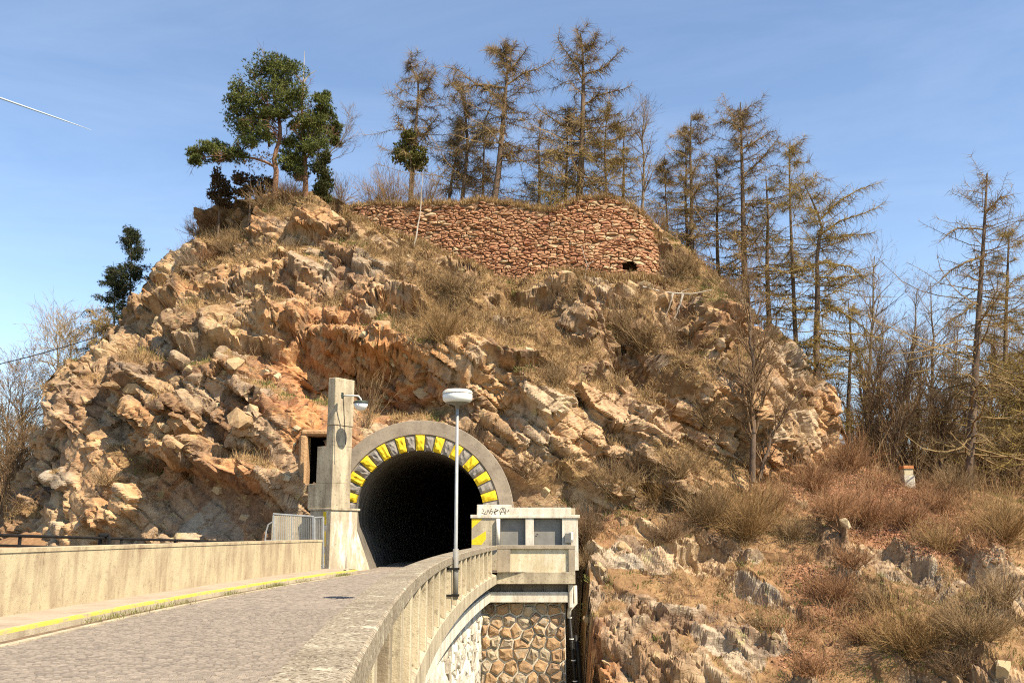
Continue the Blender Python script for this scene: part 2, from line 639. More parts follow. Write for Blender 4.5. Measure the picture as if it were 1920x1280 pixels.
M_YEL = plain('yellow_paint', (0.74, 0.50, 0.02), 0.6, 0, 0.16, 9, 0.3)
M_YELW = N('worn_yellow_paint')
_w = M_YELW.noise(5, 7, 0.7, M_YELW.coord(scale=(1, 0.5, 1)))
M_YELW.color(M_YELW.ramp(_w, (0.38, (0.42, 0.34, 0.2)), (0.5, (0.62, 0.46, 0.09)), (0.65, (0.66, 0.48, 0.05))))
M_YELW = M_YELW.m
M_BASALT = plain('dark_voussoir', (0.235, 0.205, 0.17), 0.9, 0, 0.25, 9, 0.8)
M_MORTAR = plain('pale_mortar', (0.60, 0.52, 0.385), 0.95, 0, 0.3, 3)
M_EARTH = plain('earth_core', (0.2, 0.115, 0.06), 0.95, 0, 0.35, 2)
M_DIRT = plain('gutter_dirt', (0.17, 0.115, 0.07), 0.95, 0, 0.4, 5)
M_JOINT = plain('joint_grit', (0.26, 0.20, 0.145), 0.95, 0, 0.3, 5)
M_GALV = plain('galvanised_steel', (0.36, 0.355, 0.33), 0.5, 0.3, 0.15)
M_LEAD = plain('grey_painted_metal', (0.22, 0.205, 0.175), 0.55, 0.0, 0.15, 3)
M_BLACK = plain('black_iron', (0.02, 0.018, 0.016), 0.5, 0.2, 0.3)
M_GLASSW = plain('opal_glass', (0.80, 0.79, 0.74), 0.25, 0, 0.03)
M_CREAM = plain('cream_enamel', (0.68, 0.65, 0.56), 0.4, 0, 0.08)
M_CAPW = plain('lamp_cap', (0.66, 0.60, 0.49), 0.6, 0, 0.15)
M_DGRN = plain('dark_green_enamel', (0.05, 0.06, 0.045), 0.4)
M_GRAF = plain('black_spray', (0.03, 0.025, 0.025), 0.7)
M_TRAIL = plain('ice_trail', (0.5, 0.54, 0.56), 1.0, 0, 0.02)


def twig_mat(name, a, b, trunk=False):
    m = N(name)
    n1 = m.noise(1.1, 5, 0.6)
    c = m.ramp(m.math('ADD', m.math('MULTIPLY', n1, 0.8), m.math('MULTIPLY', m.noise(14, 3), 0.25)), (0.38, a), (0.62, b))
    m.color(c)
    if trunk:
        m.bump(m.noise(12, 5, 0.7, m.coord(scale=(1, 1, 0.3))), 0.8, 0.05)
    return m.m


M_BARKL = twig_mat('larch_bark', (0.07, 0.05, 0.036), (0.19, 0.125, 0.08), True)
M_TWIGL = twig_mat('larch_twig', (0.13, 0.085, 0.04), (0.29, 0.195, 0.085))
M_TWIGO = twig_mat('larch_twig_olive', (0.15, 0.1, 0.03), (0.33, 0.225, 0.07))
M_BARKG = twig_mat('grey_bark', (0.12, 0.09, 0.065), (0.26, 0.2, 0.14), True)
M_TWIGG = twig_mat('grey_twig', (0.15, 0.1, 0.065), (0.28, 0.2, 0.125))
M_TWIGY = twig_mat('budding_twig', (0.22, 0.145, 0.065), (0.40, 0.275, 0.12))
M_BARKP = twig_mat('pine_bark', (0.11, 0.06, 0.035), (0.28, 0.145, 0.08), True)
M_PINE = twig_mat('pine_needle', (0.055, 0.07, 0.018), (0.17, 0.18, 0.045))
M_JUNI = twig_mat('juniper_needle', (0.035, 0.04, 0.012), (0.09, 0.085, 0.026))
M_JUNB = twig_mat('rusty_juniper_needle', (0.05, 0.035, 0.016), (0.12, 0.07, 0.03))
M_IVY = twig_mat('ivy_leaf', (0.075, 0.08, 0.02), (0.19, 0.17, 0.045))
M_SPRU = twig_mat('spruce_needle', (0.018, 0.028, 0.012), (0.05, 0.058, 0.022))
M_SHRB = twig_mat('brown_stem', (0.15, 0.09, 0.043), (0.30, 0.195, 0.093))
M_SHRD = twig_mat('dark_brown_stem', (0.11, 0.065, 0.035), (0.235, 0.145, 0.075))
M_SHRO = twig_mat('olive_stem', (0.175, 0.1, 0.04), (0.325, 0.195, 0.078))
M_SHRR = twig_mat('red_stem', (0.17, 0.082, 0.038), (0.32, 0.165, 0.075))
M_DEAD = twig_mat('bleached_wood', (0.30, 0.24, 0.18), (0.52, 0.45, 0.35))
M_GRASS = twig_mat('dry_grass_blade', (0.28, 0.17, 0.072), (0.52, 0.345, 0.155))
M_GREEN = twig_mat('green_grass_blade', (0.11, 0.12, 0.03), (0.22, 0.21, 0.06))
# =================================================================== terrain
XC, _, ZC = at(785, 966, 45.2)          # centre of the tunnel arch
RIN, RVO, ROUT = 3.02, 3.74, 4.42

# ruined wall outline: top and foot against x, and the face's distance
_rt = [at(u, v, 59) for u, v in [(640, 380), (700, 376), (745, 383), (800, 384), (870, 386), (900, 379), (945, 386), (1000, 398), (1040, 402), (1060, 387), (1090, 377), (1130, 372), (1165, 379), (1200, 396), (1222, 414), (1236, 450)]]
_rb = [at(u, v, 58) for u, v in [(640, 392), (660, 402), (720, 436), (790, 462), (840, 492), (880, 505), (940, 545), (1000, 548), (1040, 522), (1100, 528), (1150, 535), (1236, 525)]]
RX0, RX1 = _rt[0].x, _rt[-1].x


def ruin_top(x): return np.interp(x, [p.x for p in _rt], [p.z for p in _rt])
def ruin_foot(x): return np.interp(x, [p.x for p in _rb], [p.z for p in _rb])
def ruin_y(x, z): return 56.9 + 0.26 * (z - 16) + 0.011 * (x - 1) ** 2 + 0.35 * np.clip(x - 7.6, 0, 9) ** 2


HOLE = at(1180, 502, 58)
HOLE.y = 0

HT = np.array([  # z, left edge, right edge, front
    [-6, -38, 27, 44.5], [0, -32.4, 23, 45.8], [2, -31.8, 22.6, 46.2], [6.3, -30.6, 21.2, 47.0], [9, -30.0, 21.0, 47.8], [10.7, -29.4, 20.2, 48.8],
    [13.6, -27.4, 18.6, 51.4], [16, -26.6, 17.2, 54.2], [18.8, -25.4, 15.6, 57], [21.5, -23.8, 13.0, 58.8], [23.5, -23, 9.4, 60.3],
    [24.4, -21.5, 7.6, 61.2], [26, -10, 3, 64.5], [28, -3.2, -2.8, 69]])
ZT = [(-36, 0.5), (-32, 2.2), (-30.2, 6.2), (-29, 10.7), (-27, 13.6), (-25.2, 18.9), (-23.8, 21.4), (-22.4, 23.7), (-17, 24.7), (-13.2, 24.4), (-10.8, 22.7)] + \
     [(p.x, p.z + 0.05) for p in _rt[1:-2]] + [(10.2, 22.3), (13, 21.7), (15.6, 18.5), (17.8, 15.1), (20.3, 10.7), (21.4, 6.6), (24, 2)]
ZT.sort()
NR, NCOL = 440, 820
zr = np.concatenate([np.linspace(-5, 24.4, 410), np.linspace(24.5, 28, 30)])
th = np.linspace(PI + 0.5, -0.5, 4000)
P = np.zeros((NR, NCOL, 3))
YC = 70.0
for i, z in enumerate(zr):
    xl, xr_, yf = (np.interp(z, HT[:, 0], HT[:, k]) for k in (1, 2, 3))
    a, cx, b = (xr_ - xl) / 2, (xl + xr_) / 2, YC - yf
    e = 2 / 2.5
    c_, s_ = np.cos(th), np.sin(th)
    x = cx + a * np.sign(c_) * np.abs(c_) ** e
    y = YC - b * np.sign(s_) * np.abs(s_) ** e
    ds = np.hypot(np.diff(x), np.diff(y)) * np.where(y[1:] < 63, 1, 0.35)
    cum = np.concatenate([[0], np.cumsum(ds)])
    q = np.linspace(0, cum[-1], NCOL)
    P[i, :, 0] = np.interp(q, cum, x)
    P[i, :, 1] = np.interp(q, cum, y)
    P[i, :, 2] = z


def gnorm(P):
    du = np.gradient(P, axis=1)
    dv = np.gradient(P, axis=0)
    return unit(np.cross(du, dv))


def blur(a, k):
    for ax in (0, 1):
        c = np.cumsum(np.concatenate([np.repeat(a.take([0], ax), k + 1, ax), a, np.repeat(a.take([-1], ax), k, ax)], ax), ax)
        n = 2 * k + 1
        a = (c.take(range(n, c.shape[ax]), ax) - c.take(range(0, c.shape[ax] - n), ax)) / n
    return a


def blobs(Px, lst, hard=False):
    """sum of soft spots given in x, z"""
    out = 0
    for u, v, y, ru, rv, amp, rot in lst:
        p = at(u, v, y)
        k = y / FPX
        dx, dz = Px[:, 0] - p.x, Px[:, 2] - p.z
        c, s = math.cos(R_(rot)), math.sin(R_(rot))
        qx, qz = dx * c + dz * s, -dx * s + dz * c
        q2 = (qx / (ru * k)) ** 2 + (qz / (rv * k)) ** 2
        out = out + amp * np.exp(-(q2 / 1.2) ** 2 if hard else -q2)
    return out


BROW = [  # big shapes of the face: u, v, distance, half sizes, height out of the face, tilt
    (690, 655, 51, 110, 26, 1.5, -12), (700, 725, 50, 120, 42, -1.5, -8), (560, 610, 53, 70, 30, 0.7, 0),
    (600, 830, 47, 50, 90, -1.1, 0), (440, 880, 48, 150, 24, 1.5, -16), (420, 960, 47, 140, 36, -0.6, -8),
    (480, 770, 48.5, 80, 55, 1.0, 0), (255, 720, 52, 40, 60, 1.0, 0), (200, 650, 55, 22, 90, -1.4, 10), (110, 860, 55, 30, 70, -1.0, 0),
    (310, 790, 51, 60, 40, 0.8, 0), (160, 760, 54, 35, 60, 0.6, 0),
    (1090, 600, 54, 40, 75, 1.5, 35), (1190, 690, 54, 38, 150, -1.9, 28), (1010, 560, 56, 40, 40, 0.8, 0), (1270, 620, 56, 40, 60, -1.6, 0),
    (1340, 650, 57, 40, 120, 1.0, 15), (1230, 840, 51, 50, 80, 0.7, 20), (1420, 760, 54, 70, 110, 0.9, 15), (1545, 820, 57, 30, 60, -0.9, 0),
    (900, 700, 51, 40, 60, 1.0, 20), (1020, 780, 50, 50, 90, 0.9, 30), (830, 690, 50, 30, 40, 0.9, 0), (800, 560, 54, 70, 80, -0.7, 0),
    (930, 530, 56, 80, 30, -1.6, 10), (700, 500, 57, 70, 40, -0.4, 0), (580, 700, 49, 40, 60, -0.8, 0), (760, 600, 53, 50, 40, 0.7, 0), (400, 700, 50, 70, 30, 0.8, -10), (330, 655, 53, 60, 25, -0.6, 10), (520, 620, 53, 60, 16, 0.6, -8), (540, 645, 52, 60, 18, -0.7, -8), (230, 800, 52, 30, 40, -0.9, 0), (1130, 760, 51, 40, 70, -0.6, 25), (950, 860, 48.5, 50, 50, 0.5, 20), (600, 430, 59, 40, 40, 0.9, 0), (345, 440, 59, 30, 30, 0.8, 0), (520, 520, 56, 70, 30, 0.7, -10)]
ORANGE = [(620, 700, 50, 150, 130, 1.0, 0), (560, 850, 47, 60, 130, 1.0, 0), (380, 970, 47, 90, 45, 0.6, 0), (760, 720, 50, 90, 60, 0.8, 0),
          (600, 560, 54, 80, 60, 0.5, 0), (440, 900, 48, 90, 30, 0.5, 0), (1330, 600, 57, 80, 90, 0.35, 0), (250, 620, 55, 60, 60, 0.25, 0), (140, 800, 54, 50, 80, 0.5, 0)]
GREY = [(380, 950, 47, 100, 50, 0.7, 0), (130, 760, 54, 50, 70, 0.6, 0), (110, 900, 54, 70, 60, 0.5, 0), (1180, 800, 51, 130, 110, 0.35, 20), (640, 540, 55, 60, 40, 0.45, 0),
        (290, 650, 53, 50, 60, 0.4, 0), (520, 740, 48, 60, 40, 0.3, 0), (1000, 620, 54, 70, 60, 0.4, 0)]
VEG = [(1000, 640, 53, 120, 70, 0.15, 10), (1120, 700, 52, 120, 80, 0.15, 15), (900, 600, 54, 90, 60, 0.3, 0), (1400, 600, 57, 90, 60, 0.3, 0), (1250, 880, 50, 200, 50, 0.5, 0), (1480, 850, 55, 90, 30, 0.4, 0), (480, 470, 58, 120, 50, 0.3, -20), (380, 420, 60, 110, 50, 0.5, -35), (600, 370, 61, 160, 30, 0.5, 0), (740, 500, 57, 130, 45, 0.33, -15), (820, 590, 55, 70, 80, 0.42, 0), (920, 740, 50, 70, 50, 0.25, 0),
       (1200, 640, 55, 60, 130, 0.5, 25), (1310, 500, 60, 80, 70, 0.55, -30), (1270, 760, 53, 50, 90, 0.35, 20), (330, 880, 50, 140, 26, 0.45, -5), (60, 960, 56, 60, 30, 0.6, 20),
       (180, 910, 52, 70, 30, 0.4, 0), (1100, 900, 48.5, 160, 40, 0.5, 0), (1330, 870, 52, 120, 30, 0.4, 0), (300, 520, 57, 60, 40, 0.4, -30), (470, 560, 56, 60, 30, 0.25, 0),
       (1060, 520, 57, 60, 20, 0.3, 0), (1010, 690, 52, 60, 50, 0.25, 0), (270, 850, 51, 60, 20, 0.4, 0)]


def strata(Q, deg, ax):
    c, s = math.cos(R_(deg)), math.sin(R_(deg))
    return np.stack([(Q[:, 0] * c - Q[:, 2] * s) / ax, Q[:, 1], Q[:, 0] * s + Q[:, 2] * c], 1)


def warp(Q, sc, amp, seed):
    return Q + amp * np.stack([fbm(Q / sc + k * 31.7, seed + 7 * k, 3) - 0.5 for k in range(3)], 1)


Nn = gnorm(P)
shape = P.shape[:2]
B = P.reshape(-1, 3)
Q = warp(B, 4.0, 1.3, 3)
Qs = strata(Q, 38, 1.7)
w1, r1, e1 = facets(Qs / 4.2, 21, 0.7)
w2, r2, e2 = facets(Qs / 1.75 + 5, 22, 0.75)
front = sstep(B[:, 2], -4, 0)
ztop = np.interp(B[:, 0], [p[0] for p in ZT], [p[1] for p in ZT]) - 0.02 * np.clip(B[:, 1] - 62, 0, 20)
capm = sstep(B[:, 2] - ztop, -0.6, 0.3)            # 1 on the plateau
bl = blobs(B, BROW, True) * 1.15
bed = strata(warp(B, 5, 0.5, 33), 38, 1.0)[:, 2] / 0.7 + 0.5 * w1
bk = np.floor(bed)
bed = (bed - bk) * (0.35 + 0.65 * rnd(hsh(bk.astype(np.int64), np.zeros(len(bk), np.int64), np.zeros(len(bk), np.int64), 5), 2))
slabm = np.exp(-(((B[:, 0] - at(400, 950, 47).x) / 3.4) ** 2 + ((B[:, 2] - at(400, 950, 47).z) / 1.7) ** 2) ** 2) + 0.8 * np.exp(-(((B[:, 0] - at(150, 880, 50).x) / 2.0) ** 2 + ((B[:, 2] - at(150, 880, 50).z) / 2.5) ** 2) ** 2)
d = (1 - 0.8 * np.clip(slabm, 0, 1)) * (0.13 * (bed - 0.4) - 0.28 * (1 - sstep(e2, 0, 0.07)) + 1.35 * w1 + 0.85 * w2 + 1.0 * (fbm(B / 7, 40, 3) - 0.5)) * (1 - 0.92 * capm) + bl * (1 - capm)
P1 = blur((B + Nn.reshape(-1, 3) * d[:, None]).reshape(*shape, 3), 1)
nz = blur(gnorm(P1), 4)[..., 2].ravel()
veg = nz * 0.95 + 0.85 * (fbm(B / 2.4, 50, 4) - 0.5) + blobs(B, VEG) * 0.9 - 0.13 * (1 - sstep(B[:, 0], -9, 0)) * (1 - sstep(B[:, 2], 19, 21))
veg = np.maximum(sstep(veg, 0.43, 0.75), capm)
Q1 = strata(warp(P1.reshape(-1, 3), 1.5, 0.25, 9), 38, 1.6)
w3, r3, e3 = facets(Q1 / np.array([1.05, 0.9, 0.75]), 23, 0.8)
w4, r4, e4 = facets(Q1 / np.array([0.42, 0.38, 0.30]), 24, 0.9)
Qb = strata(warp(P1.reshape(-1, 3), 2.0, 0.22, 19), 34, 1.0)
cb_, sb_ = math.cos(0.5), math.sin(0.5)
Qb = np.stack([Qb[:, 0] * cb_ - Qb[:, 1] * sb_, Qb[:, 0] * sb_ + Qb[:, 1] * cb_, Qb[:, 2]], 1)
b1, q1, g1 = blocks(Qb, (1.5, 1.3, 0.8), 61, 0.8)
b2, q2, g2 = blocks(Qb + 3.3, (0.62, 0.6, 0.36), 71, 0.8)
r3 = 0.4 * r3 + 0.35 * q1 + 0.25 * q2
rough = 1 - 0.72 * veg
smooth_slab = np.exp(-(((B[:, 0] - at(390, 960, 47).x) / 2.9) ** 2 + ((B[:, 2] - at(390, 960, 47).z) / 1.3) ** 2))
rough *= 1 - 0.75 * np.clip(slabm, 0, 1)
brk = 0.3 + 0.7 * sstep(fbm(B / 3.2, 95, 3), 0.42, 0.58)
d2 = (0.10 * w3 + 0.02 * w4 * brk + 0.62 * b1 * (0.5 + 0.5 * brk) + 0.15 * b2 * brk - 0.14 * (1 - sstep(g1, 0.0, 0.07)) - 0.05 * (1 - sstep(e3, 0, 0.07))) * rough + 0.12 * veg * (fbm(B / 0.5, 60, 3) - 0.5)
N1 = unit(blur(gnorm(P1), 3)).reshape(-1, 3)
V = P1.reshape(-1, 3) + N1 * d2[:, None]
# flat top, ledge for the ruined wall, seat of the portal, pier and hut
zt2 = np.interp(V[:, 0], [p[0] for p in ZT], [p[1] for p in ZT]) + 0.35 * (fbm(V / 2.0, 70, 3) - 0.5) - 0.02 * np.clip(V[:, 1] - 62, 0, 20)
V[:, 2] = np.where(V[:, 2] > zt2, zt2 + 0.02 * (V[:, 2] - zt2), V[:, 2])
inw = (V[:, 0] > RX0) & (V[:, 0] < RX1 + 1.6) & (V[:, 2] < ruin_top(V[:, 0]) + 0.5) & (V[:, 2] > ruin_foot(V[:, 0]) - 0.1)
yw = ruin_y(np.minimum(V[:, 0], RX1), V[:, 2]) + 0.35 - 0.7 * np.clip(V[:, 0] - RX1 + 0.3, 0, 3)
yw += 1.6 * np.exp(-(np.hypot(V[:, 0] - HOLE.x, V[:, 2] - HOLE.z) / 0.8) ** 4)
V[:, 1] = np.where(inw, np.maximum(V[:, 1], yw), V[:, 1])
rp = np.hypot(V[:, 0] - XC, np.maximum(V[:, 2] - ZC, 0))
V[:, 1] += 0.93 * np.maximum(0, 46.2 - V[:, 1]) * (1 - sstep(rp, 4.5, 5.6))
pm2 = np.exp(-(((V[:, 0] - at(586, 860, 46).x) / 2.6) ** 2 + ((V[:, 2] - at(586, 860, 46).z) / 3.2) ** 2) ** 1.5)
V[:, 1] += 0.82 * (45.4 + 0.9 * (fbm(V / 0.9, 77, 3) - 0.5) - V[:, 1]) * pm2
pm = (1 - sstep(V[:, 2], 8.2, 10)) * sstep(V[:, 0], -10.2, -9.2) * (1 - sstep(V[:, 0], -7, -6))
V[:, 1] += 0.93 * np.maximum(0, 45.2 - V[:, 1]) * pm
hm = (1 - sstep(V[:, 2], 3.5, 5)) * sstep(V[:, 0], -3.5, -2) * (1 - sstep(V[:, 0], 3.2, 4.5))
V[:, 1] += 0.9 * np.maximum(0, 47.2 - V[:, 1]) * hm
lm = (1 - sstep(V[:, 2], 1.5, 3)) * (1 - sstep(V[:, 0], -9.5, -8.5))
V[:, 1] += 0.93 * np.maximum(0, 45.3 - V[:, 1]) * lm

idx = np.arange(NR * NCOL).reshape(NR, NCOL)
F = np.stack([idx[:-1, :-1], idx[:-1, 1:], idx[1:, 1:], idx[1:, :-1]], -1).reshape(-1, 4)
fc = V[F].mean(1)
rr_ = np.hypot(fc[:, 0] - XC, fc[:, 2] - ZC)
tun = (fc[:, 1] < 62) & ((rr_ < 4.0) | ((np.abs(fc[:, 0] - XC) < 3.2) & (fc[:, 2] < ZC)))
AD0, AD1 = at(567, 905, 45.5), at(606, 812, 45.5)
adit = (fc[:, 0] > AD0.x) & (fc[:, 0] < AD1.x) & (fc[:, 2] > AD0.z) & (fc[:, 2] < AD1.z) & (fc[:, 1] < 62)
far = (fc[:, 1] > 74)
F = F[~(tun | adit | far)]
me = mesh_np('hill', V, F, False)
HV, HF, HVEG = V, F, veg
rim = sstep(nz, 0.1, 0.5)
set_col(me, 'tint', np.stack([r1 * 0.5 + r2 * 0.5, r3 * 0.6 + r4 * 0.4, veg], 1))
set_col(me, 'zone', np.clip(np.stack([blobs(V, ORANGE) + 0.5 * (r1 > 0.8), blobs(V, GREY) + 0.45 * (r2 > 0.85), np.zeros(len(V))], 1), 0, 1))
hill = obj('hill', me, M_HILL, kind='structure')
props(hill, 'rocky tan and orange cliff hill with the tunnel at its foot')

# ------------------------------------------------------------- valley side on the right
CT = [(1095, 1280, 42), (1180, 1280, 40.5), (1300, 1280, 39.5), (1600, 1280, 38), (1920, 1280, 36), (1095, 1110, 44), (1200, 1140, 43), (1300, 1150, 43), (1450, 1160, 42.5), (1600, 1150, 42), (1920, 1130, 41),
      (1110, 1000, 46.5), (1200, 1030, 46), (1300, 1020, 46.2), (1450, 1010, 47), (1600, 1000, 48), (1750, 1010, 48), (1920, 1010, 47.5),
      (1110, 930, 48), (1200, 915, 48.8), (1300, 900, 50), (1450, 885, 52.5), (1600, 875, 55), (1710, 905, 56), (1800, 925, 55.5), (1920, 945, 54)]
cp = [tuple(at(*c)) for c in CT] + [(2, 40, -8), (2, 34, -13), (15, 33, -11), (30, 30, -12), (45, 30, -12), (60, 30, -12), (45, 45, -1.5), (62, 46, -1), (45, 56, 3.2), (62, 58, 3),
                                    (24, 66, 4.6), (34, 66, 4.4), (46, 70, 4.5), (62, 72, 4.5), (24, 80, 6), (40, 84, 7), (62, 88, 8), (24, 98, 9), (45, 100, 9.5), (64, 100, 10), (6, 52, 4), (14, 60, 6)]
cp = np.array(cp)


def tps(cp):
    n = len(cp)
    def phi(r2): return 0.5 * r2 * np.log(np.maximum(r2, 1e-9))
    K = phi(((cp[:, None, :2] - cp[None, :, :2]) ** 2).sum(-1)) + np.eye(n) * 0.8
    A = np.concatenate([np.ones((n, 1)), cp[:, :2]], 1)
    M = np.block([[K, A], [A.T, np.zeros((3, 3))]])
    s = np.linalg.solve(M, np.concatenate([cp[:, 2], np.zeros(3)]))
    def f(X):
        out = np.zeros(len(X))
        for k in range(0, len(X), 20000):
            x = X[k:k + 20000]
            out[k:k + 20000] = phi(((x[:, None] - cp[None, :, :2]) ** 2).sum(-1)) @ s[:n] + s[n] + x @ s[n + 1:]
        return out
    return f


fz = tps(cp)
xs = np.concatenate([np.linspace(2.2, 27, 340), np.linspace(27.3, 66, 70)])
ys = np.concatenate([np.linspace(33, 38, 40), np.linspace(38.06, 56, 250), np.linspace(56.2, 102, 60)])
GX, GY = np.meshgrid(xs, ys)
XY = np.stack([GX.ravel(), GY.ravel()], 1)
# interpolate the thin plate on a coarse grid
cx_, cy_ = np.linspace(2, 66.2, 90), np.linspace(32.8, 102.2, 90)
cg = fz(np.stack(np.meshgrid(cx_, cy_), -1).reshape(-1, 2)).reshape(90, 90)


def bil(x, y):
    a = np.clip((x - cx_[0]) / (cx_[1] - cx_[0]), 0, 88.999); b = np.clip((y - cy_[0]) / (cy_[1] - cy_[0]), 0, 88.999)
    i, j = a.astype(int), b.astype(int)
    a, b = a - i, b - j
    return cg[j, i] * (1 - a) * (1 - b) + cg[j, i + 1] * a * (1 - b) + cg[j + 1, i] * (1 - a) * b + cg[j + 1, i + 1] * a * b


Zs = bil(XY[:, 0], XY[:, 1])
P = np.stack([GX, GY, Zs.reshape(GX.shape)], -1)
Nn = -gnorm(P)
Nn = np.where(Nn[..., 2:3] < 0, -Nn, Nn)
B = P.reshape(-1, 3)
LROCK = [(1230, 1060, 45, 90, 40, 0.9, -30), (1300, 1010, 46, 70, 14, -0.8, -25), (1420, 1080, 44, 90, 20, 0.9, -35), (1440, 1120, 43, 80, 16, -0.9, -30), (1170, 1200, 42, 80, 60, 0.9, -20), (1320, 1240, 40, 70, 50, 0.5, -20),
         (1440, 1230, 39.5, 80, 40, 0.3, -10), (1560, 1010, 47, 40, 30, 0.9, -40), (1640, 1100, 43, 30, 60, 1.0, 30), (1770, 1070, 44, 50, 40, 1.1, 20), (1810, 1090, 43.5, 18, 50, -0.9, 20), (1880, 1070, 43, 30, 60, 0.9, 20), (1840, 1250, 37, 40, 40, 0.9, 0)]
LVEG = [(1000, 640, 53, 120, 70, 0.15, 10), (1120, 700, 52, 120, 80, 0.15, 15), (900, 600, 54, 90, 60, 0.3, 0), (1400, 600, 57, 90, 60, 0.3, 0), (1250, 880, 50, 200, 50, 0.5, 0), (1480, 850, 55, 90, 30, 0.4, 0), (480, 470, 58, 120, 50, 0.3, -20), (1230, 1105, 44, 150, 22, 0.8, -8), (1440, 1165, 42, 90, 26, 0.8, -5), (1600, 920, 53, 230, 55, 1.2, -8), (1330, 960, 48, 150, 40, 1.0, -10), (1150, 940, 48, 60, 40, 0.9, 0), (1560, 1120, 43, 60, 70, 0.7, 40), (1700, 1180, 40, 120, 50, 0.8, -10),
        (1850, 970, 50, 100, 50, 1.0, 0), (1600, 1250, 38.5, 80, 40, 0.7, 0), (1500, 1060, 45, 60, 40, 0.4, 0), (1700, 1000, 48, 120, 35, 0.8, -10)]
LRED = [(1450, 1140, 42.5, 330, 90, 0.2, -10), (1620, 930, 53, 200, 60, 1.2, -8), (1690, 1010, 48, 110, 40, 1.0, -10), (1540, 1100, 44, 50, 60, 0.9, 40), (1500, 1230, 39, 60, 40, 0.6, 0), (1350, 960, 48, 90, 40, 0.5, 0), (1130, 960, 47, 40, 60, 0.5, 0)]
Q = warp(B, 4.0, 1.2, 103)
Qs = strata(Q, 50, 2.3)
w1, r1, e1 = facets(Qs / 3.0, 121, 0.7)
w2, r2, e2 = facets(Qs / 1.3 + 5, 122, 0.75)
back = sstep(B[:, 1], 56, 60)
lv = blobs(B, LVEG)
vbig = np.clip(lv * 0.8, 0, 0.85)
SLABS = [(1180, 1050, 45.5, 70, 45, 1, -30), (1150, 1190, 42, 55, 70, 0.7, -20), (1270, 1220, 41, 60, 60, 0.6, -30), (1440, 1245, 39.5, 90, 50, 1, -20), (1420, 1120, 43.5, 60, 30, 0.9, -20), (1600, 1110, 43, 30, 60, 0.8, 30), (1770, 1080, 43.5, 40, 50, 0.8, 20)]
sl2 = 1 - 0.45 * np.clip(blobs(B, SLABS, True), 0, 1)
d = (sl2 * (1.05 * w1 + 0.6 * w2) * (1 - vbig) + 0.6 * (fbm(B / 5, 140, 3) - 0.5) + blobs(B, LROCK) * 0.75) * (1 - 0.8 * back)
P1 = blur((B + Nn.reshape(-1, 3) * d[:, None]).reshape(*GX.shape, 3), 1)
n1_ = gnorm(P1)
nz = np.abs(blur(n1_, 3)[..., 2]).ravel()
veg = 0.6 * nz + 0.95 * (fbm(B / 2.2, 150, 4) - 0.5) + lv * 0.6
veg = np.maximum(sstep(veg, 0.38, 0.66), back)
Q1 = strata(warp(P1.reshape(-1, 3), 1.5, 0.25, 109), 50, 2.0)
w3, r3, e3 = facets(Q1 / np.array([0.75, 0.6, 0.5]), 123, 0.9)
w4, r4, e4 = facets(Q1 / np.array([0.34, 0.3, 0.24]), 124, 0.9)
Qb = strata(warp(P1.reshape(-1, 3), 2.0, 0.2, 119), 52, 1.3)
b1, q1, g1 = blocks(Qb, (1.3, 0.9, 0.6), 161, 0.8)
b2, q2, g2 = blocks(Qb + 3.3, (0.55, 0.45, 0.27), 171, 0.8)
r3 = 0.4 * r3 + 0.35 * q1 + 0.25 * q2
rough = (1 - 0.8 * veg) * (0.25 + 0.75 * sl2)
d2 = (0.12 * w3 + 0.03 * w4 + 0.48 * b1 + 0.11 * b2 - 0.09 * (1 - sstep(g1, 0.0, 0.06)) - 0.06 * (1 - sstep(e3, 0, 0.09))) * rough + 0.14 * veg * (fbm(B / 0.5, 160, 3) - 0.5)
V = P1.reshape(-1, 3) + Nn.reshape(-1, 3) * d2[:, None]
# the rock stops short of the pier: a steep shaded flank
edge = (1 - sstep(V[:, 0], 2.75, 3.5)) * (1 - sstep(V[:, 1], 45.5, 47))
V[:, 2] -= 7 * edge
idx = np.arange(len(V)).reshape(GX.shape)
F = np.stack([idx[:-1, :-1], idx[:-1, 1:], idx[1:, 1:], idx[1:, :-1]], -1).reshape(-1, 4)
me = mesh_np('valley_side', V, F, False)
LV, LF, LVEGM = V, F, veg
lred = np.clip(blobs(V, LRED) + back * 0.6, 0, 1)
LREDM = lred
set_col(me, 'tint', np.stack([r1 * 0.5 + r2 * 0.5, r3 * 0.6 + r4 * 0.4, veg], 1))
GL = [(1500, 1150, 42, 450, 130, 0.1, 0), (1200, 1060, 45, 90, 50, 0.5, -20), (1450, 1240, 39, 130, 60, 0.7, 0), (1430, 1110, 43, 60, 30, 0.7, 0), (1650, 1100, 43, 60, 60, 0.5, 0), (1800, 1080, 43, 90, 60, 0.5, 0)]
OL = [(1120, 1230, 42, 40, 60, 0.8, 0)]
set_col(me, 'zone', np.clip(np.stack([blobs(V, OL) + 0.25 * (r1 > 0.85), blobs(V, GL) + 0.4 * (r2 > 0.8), lred], 1), 0, 1))
valley = obj('valley_side', me, M_HILL, kind='structure')
props(valley, 'rocky overgrown slope falling away to the right of the dam')

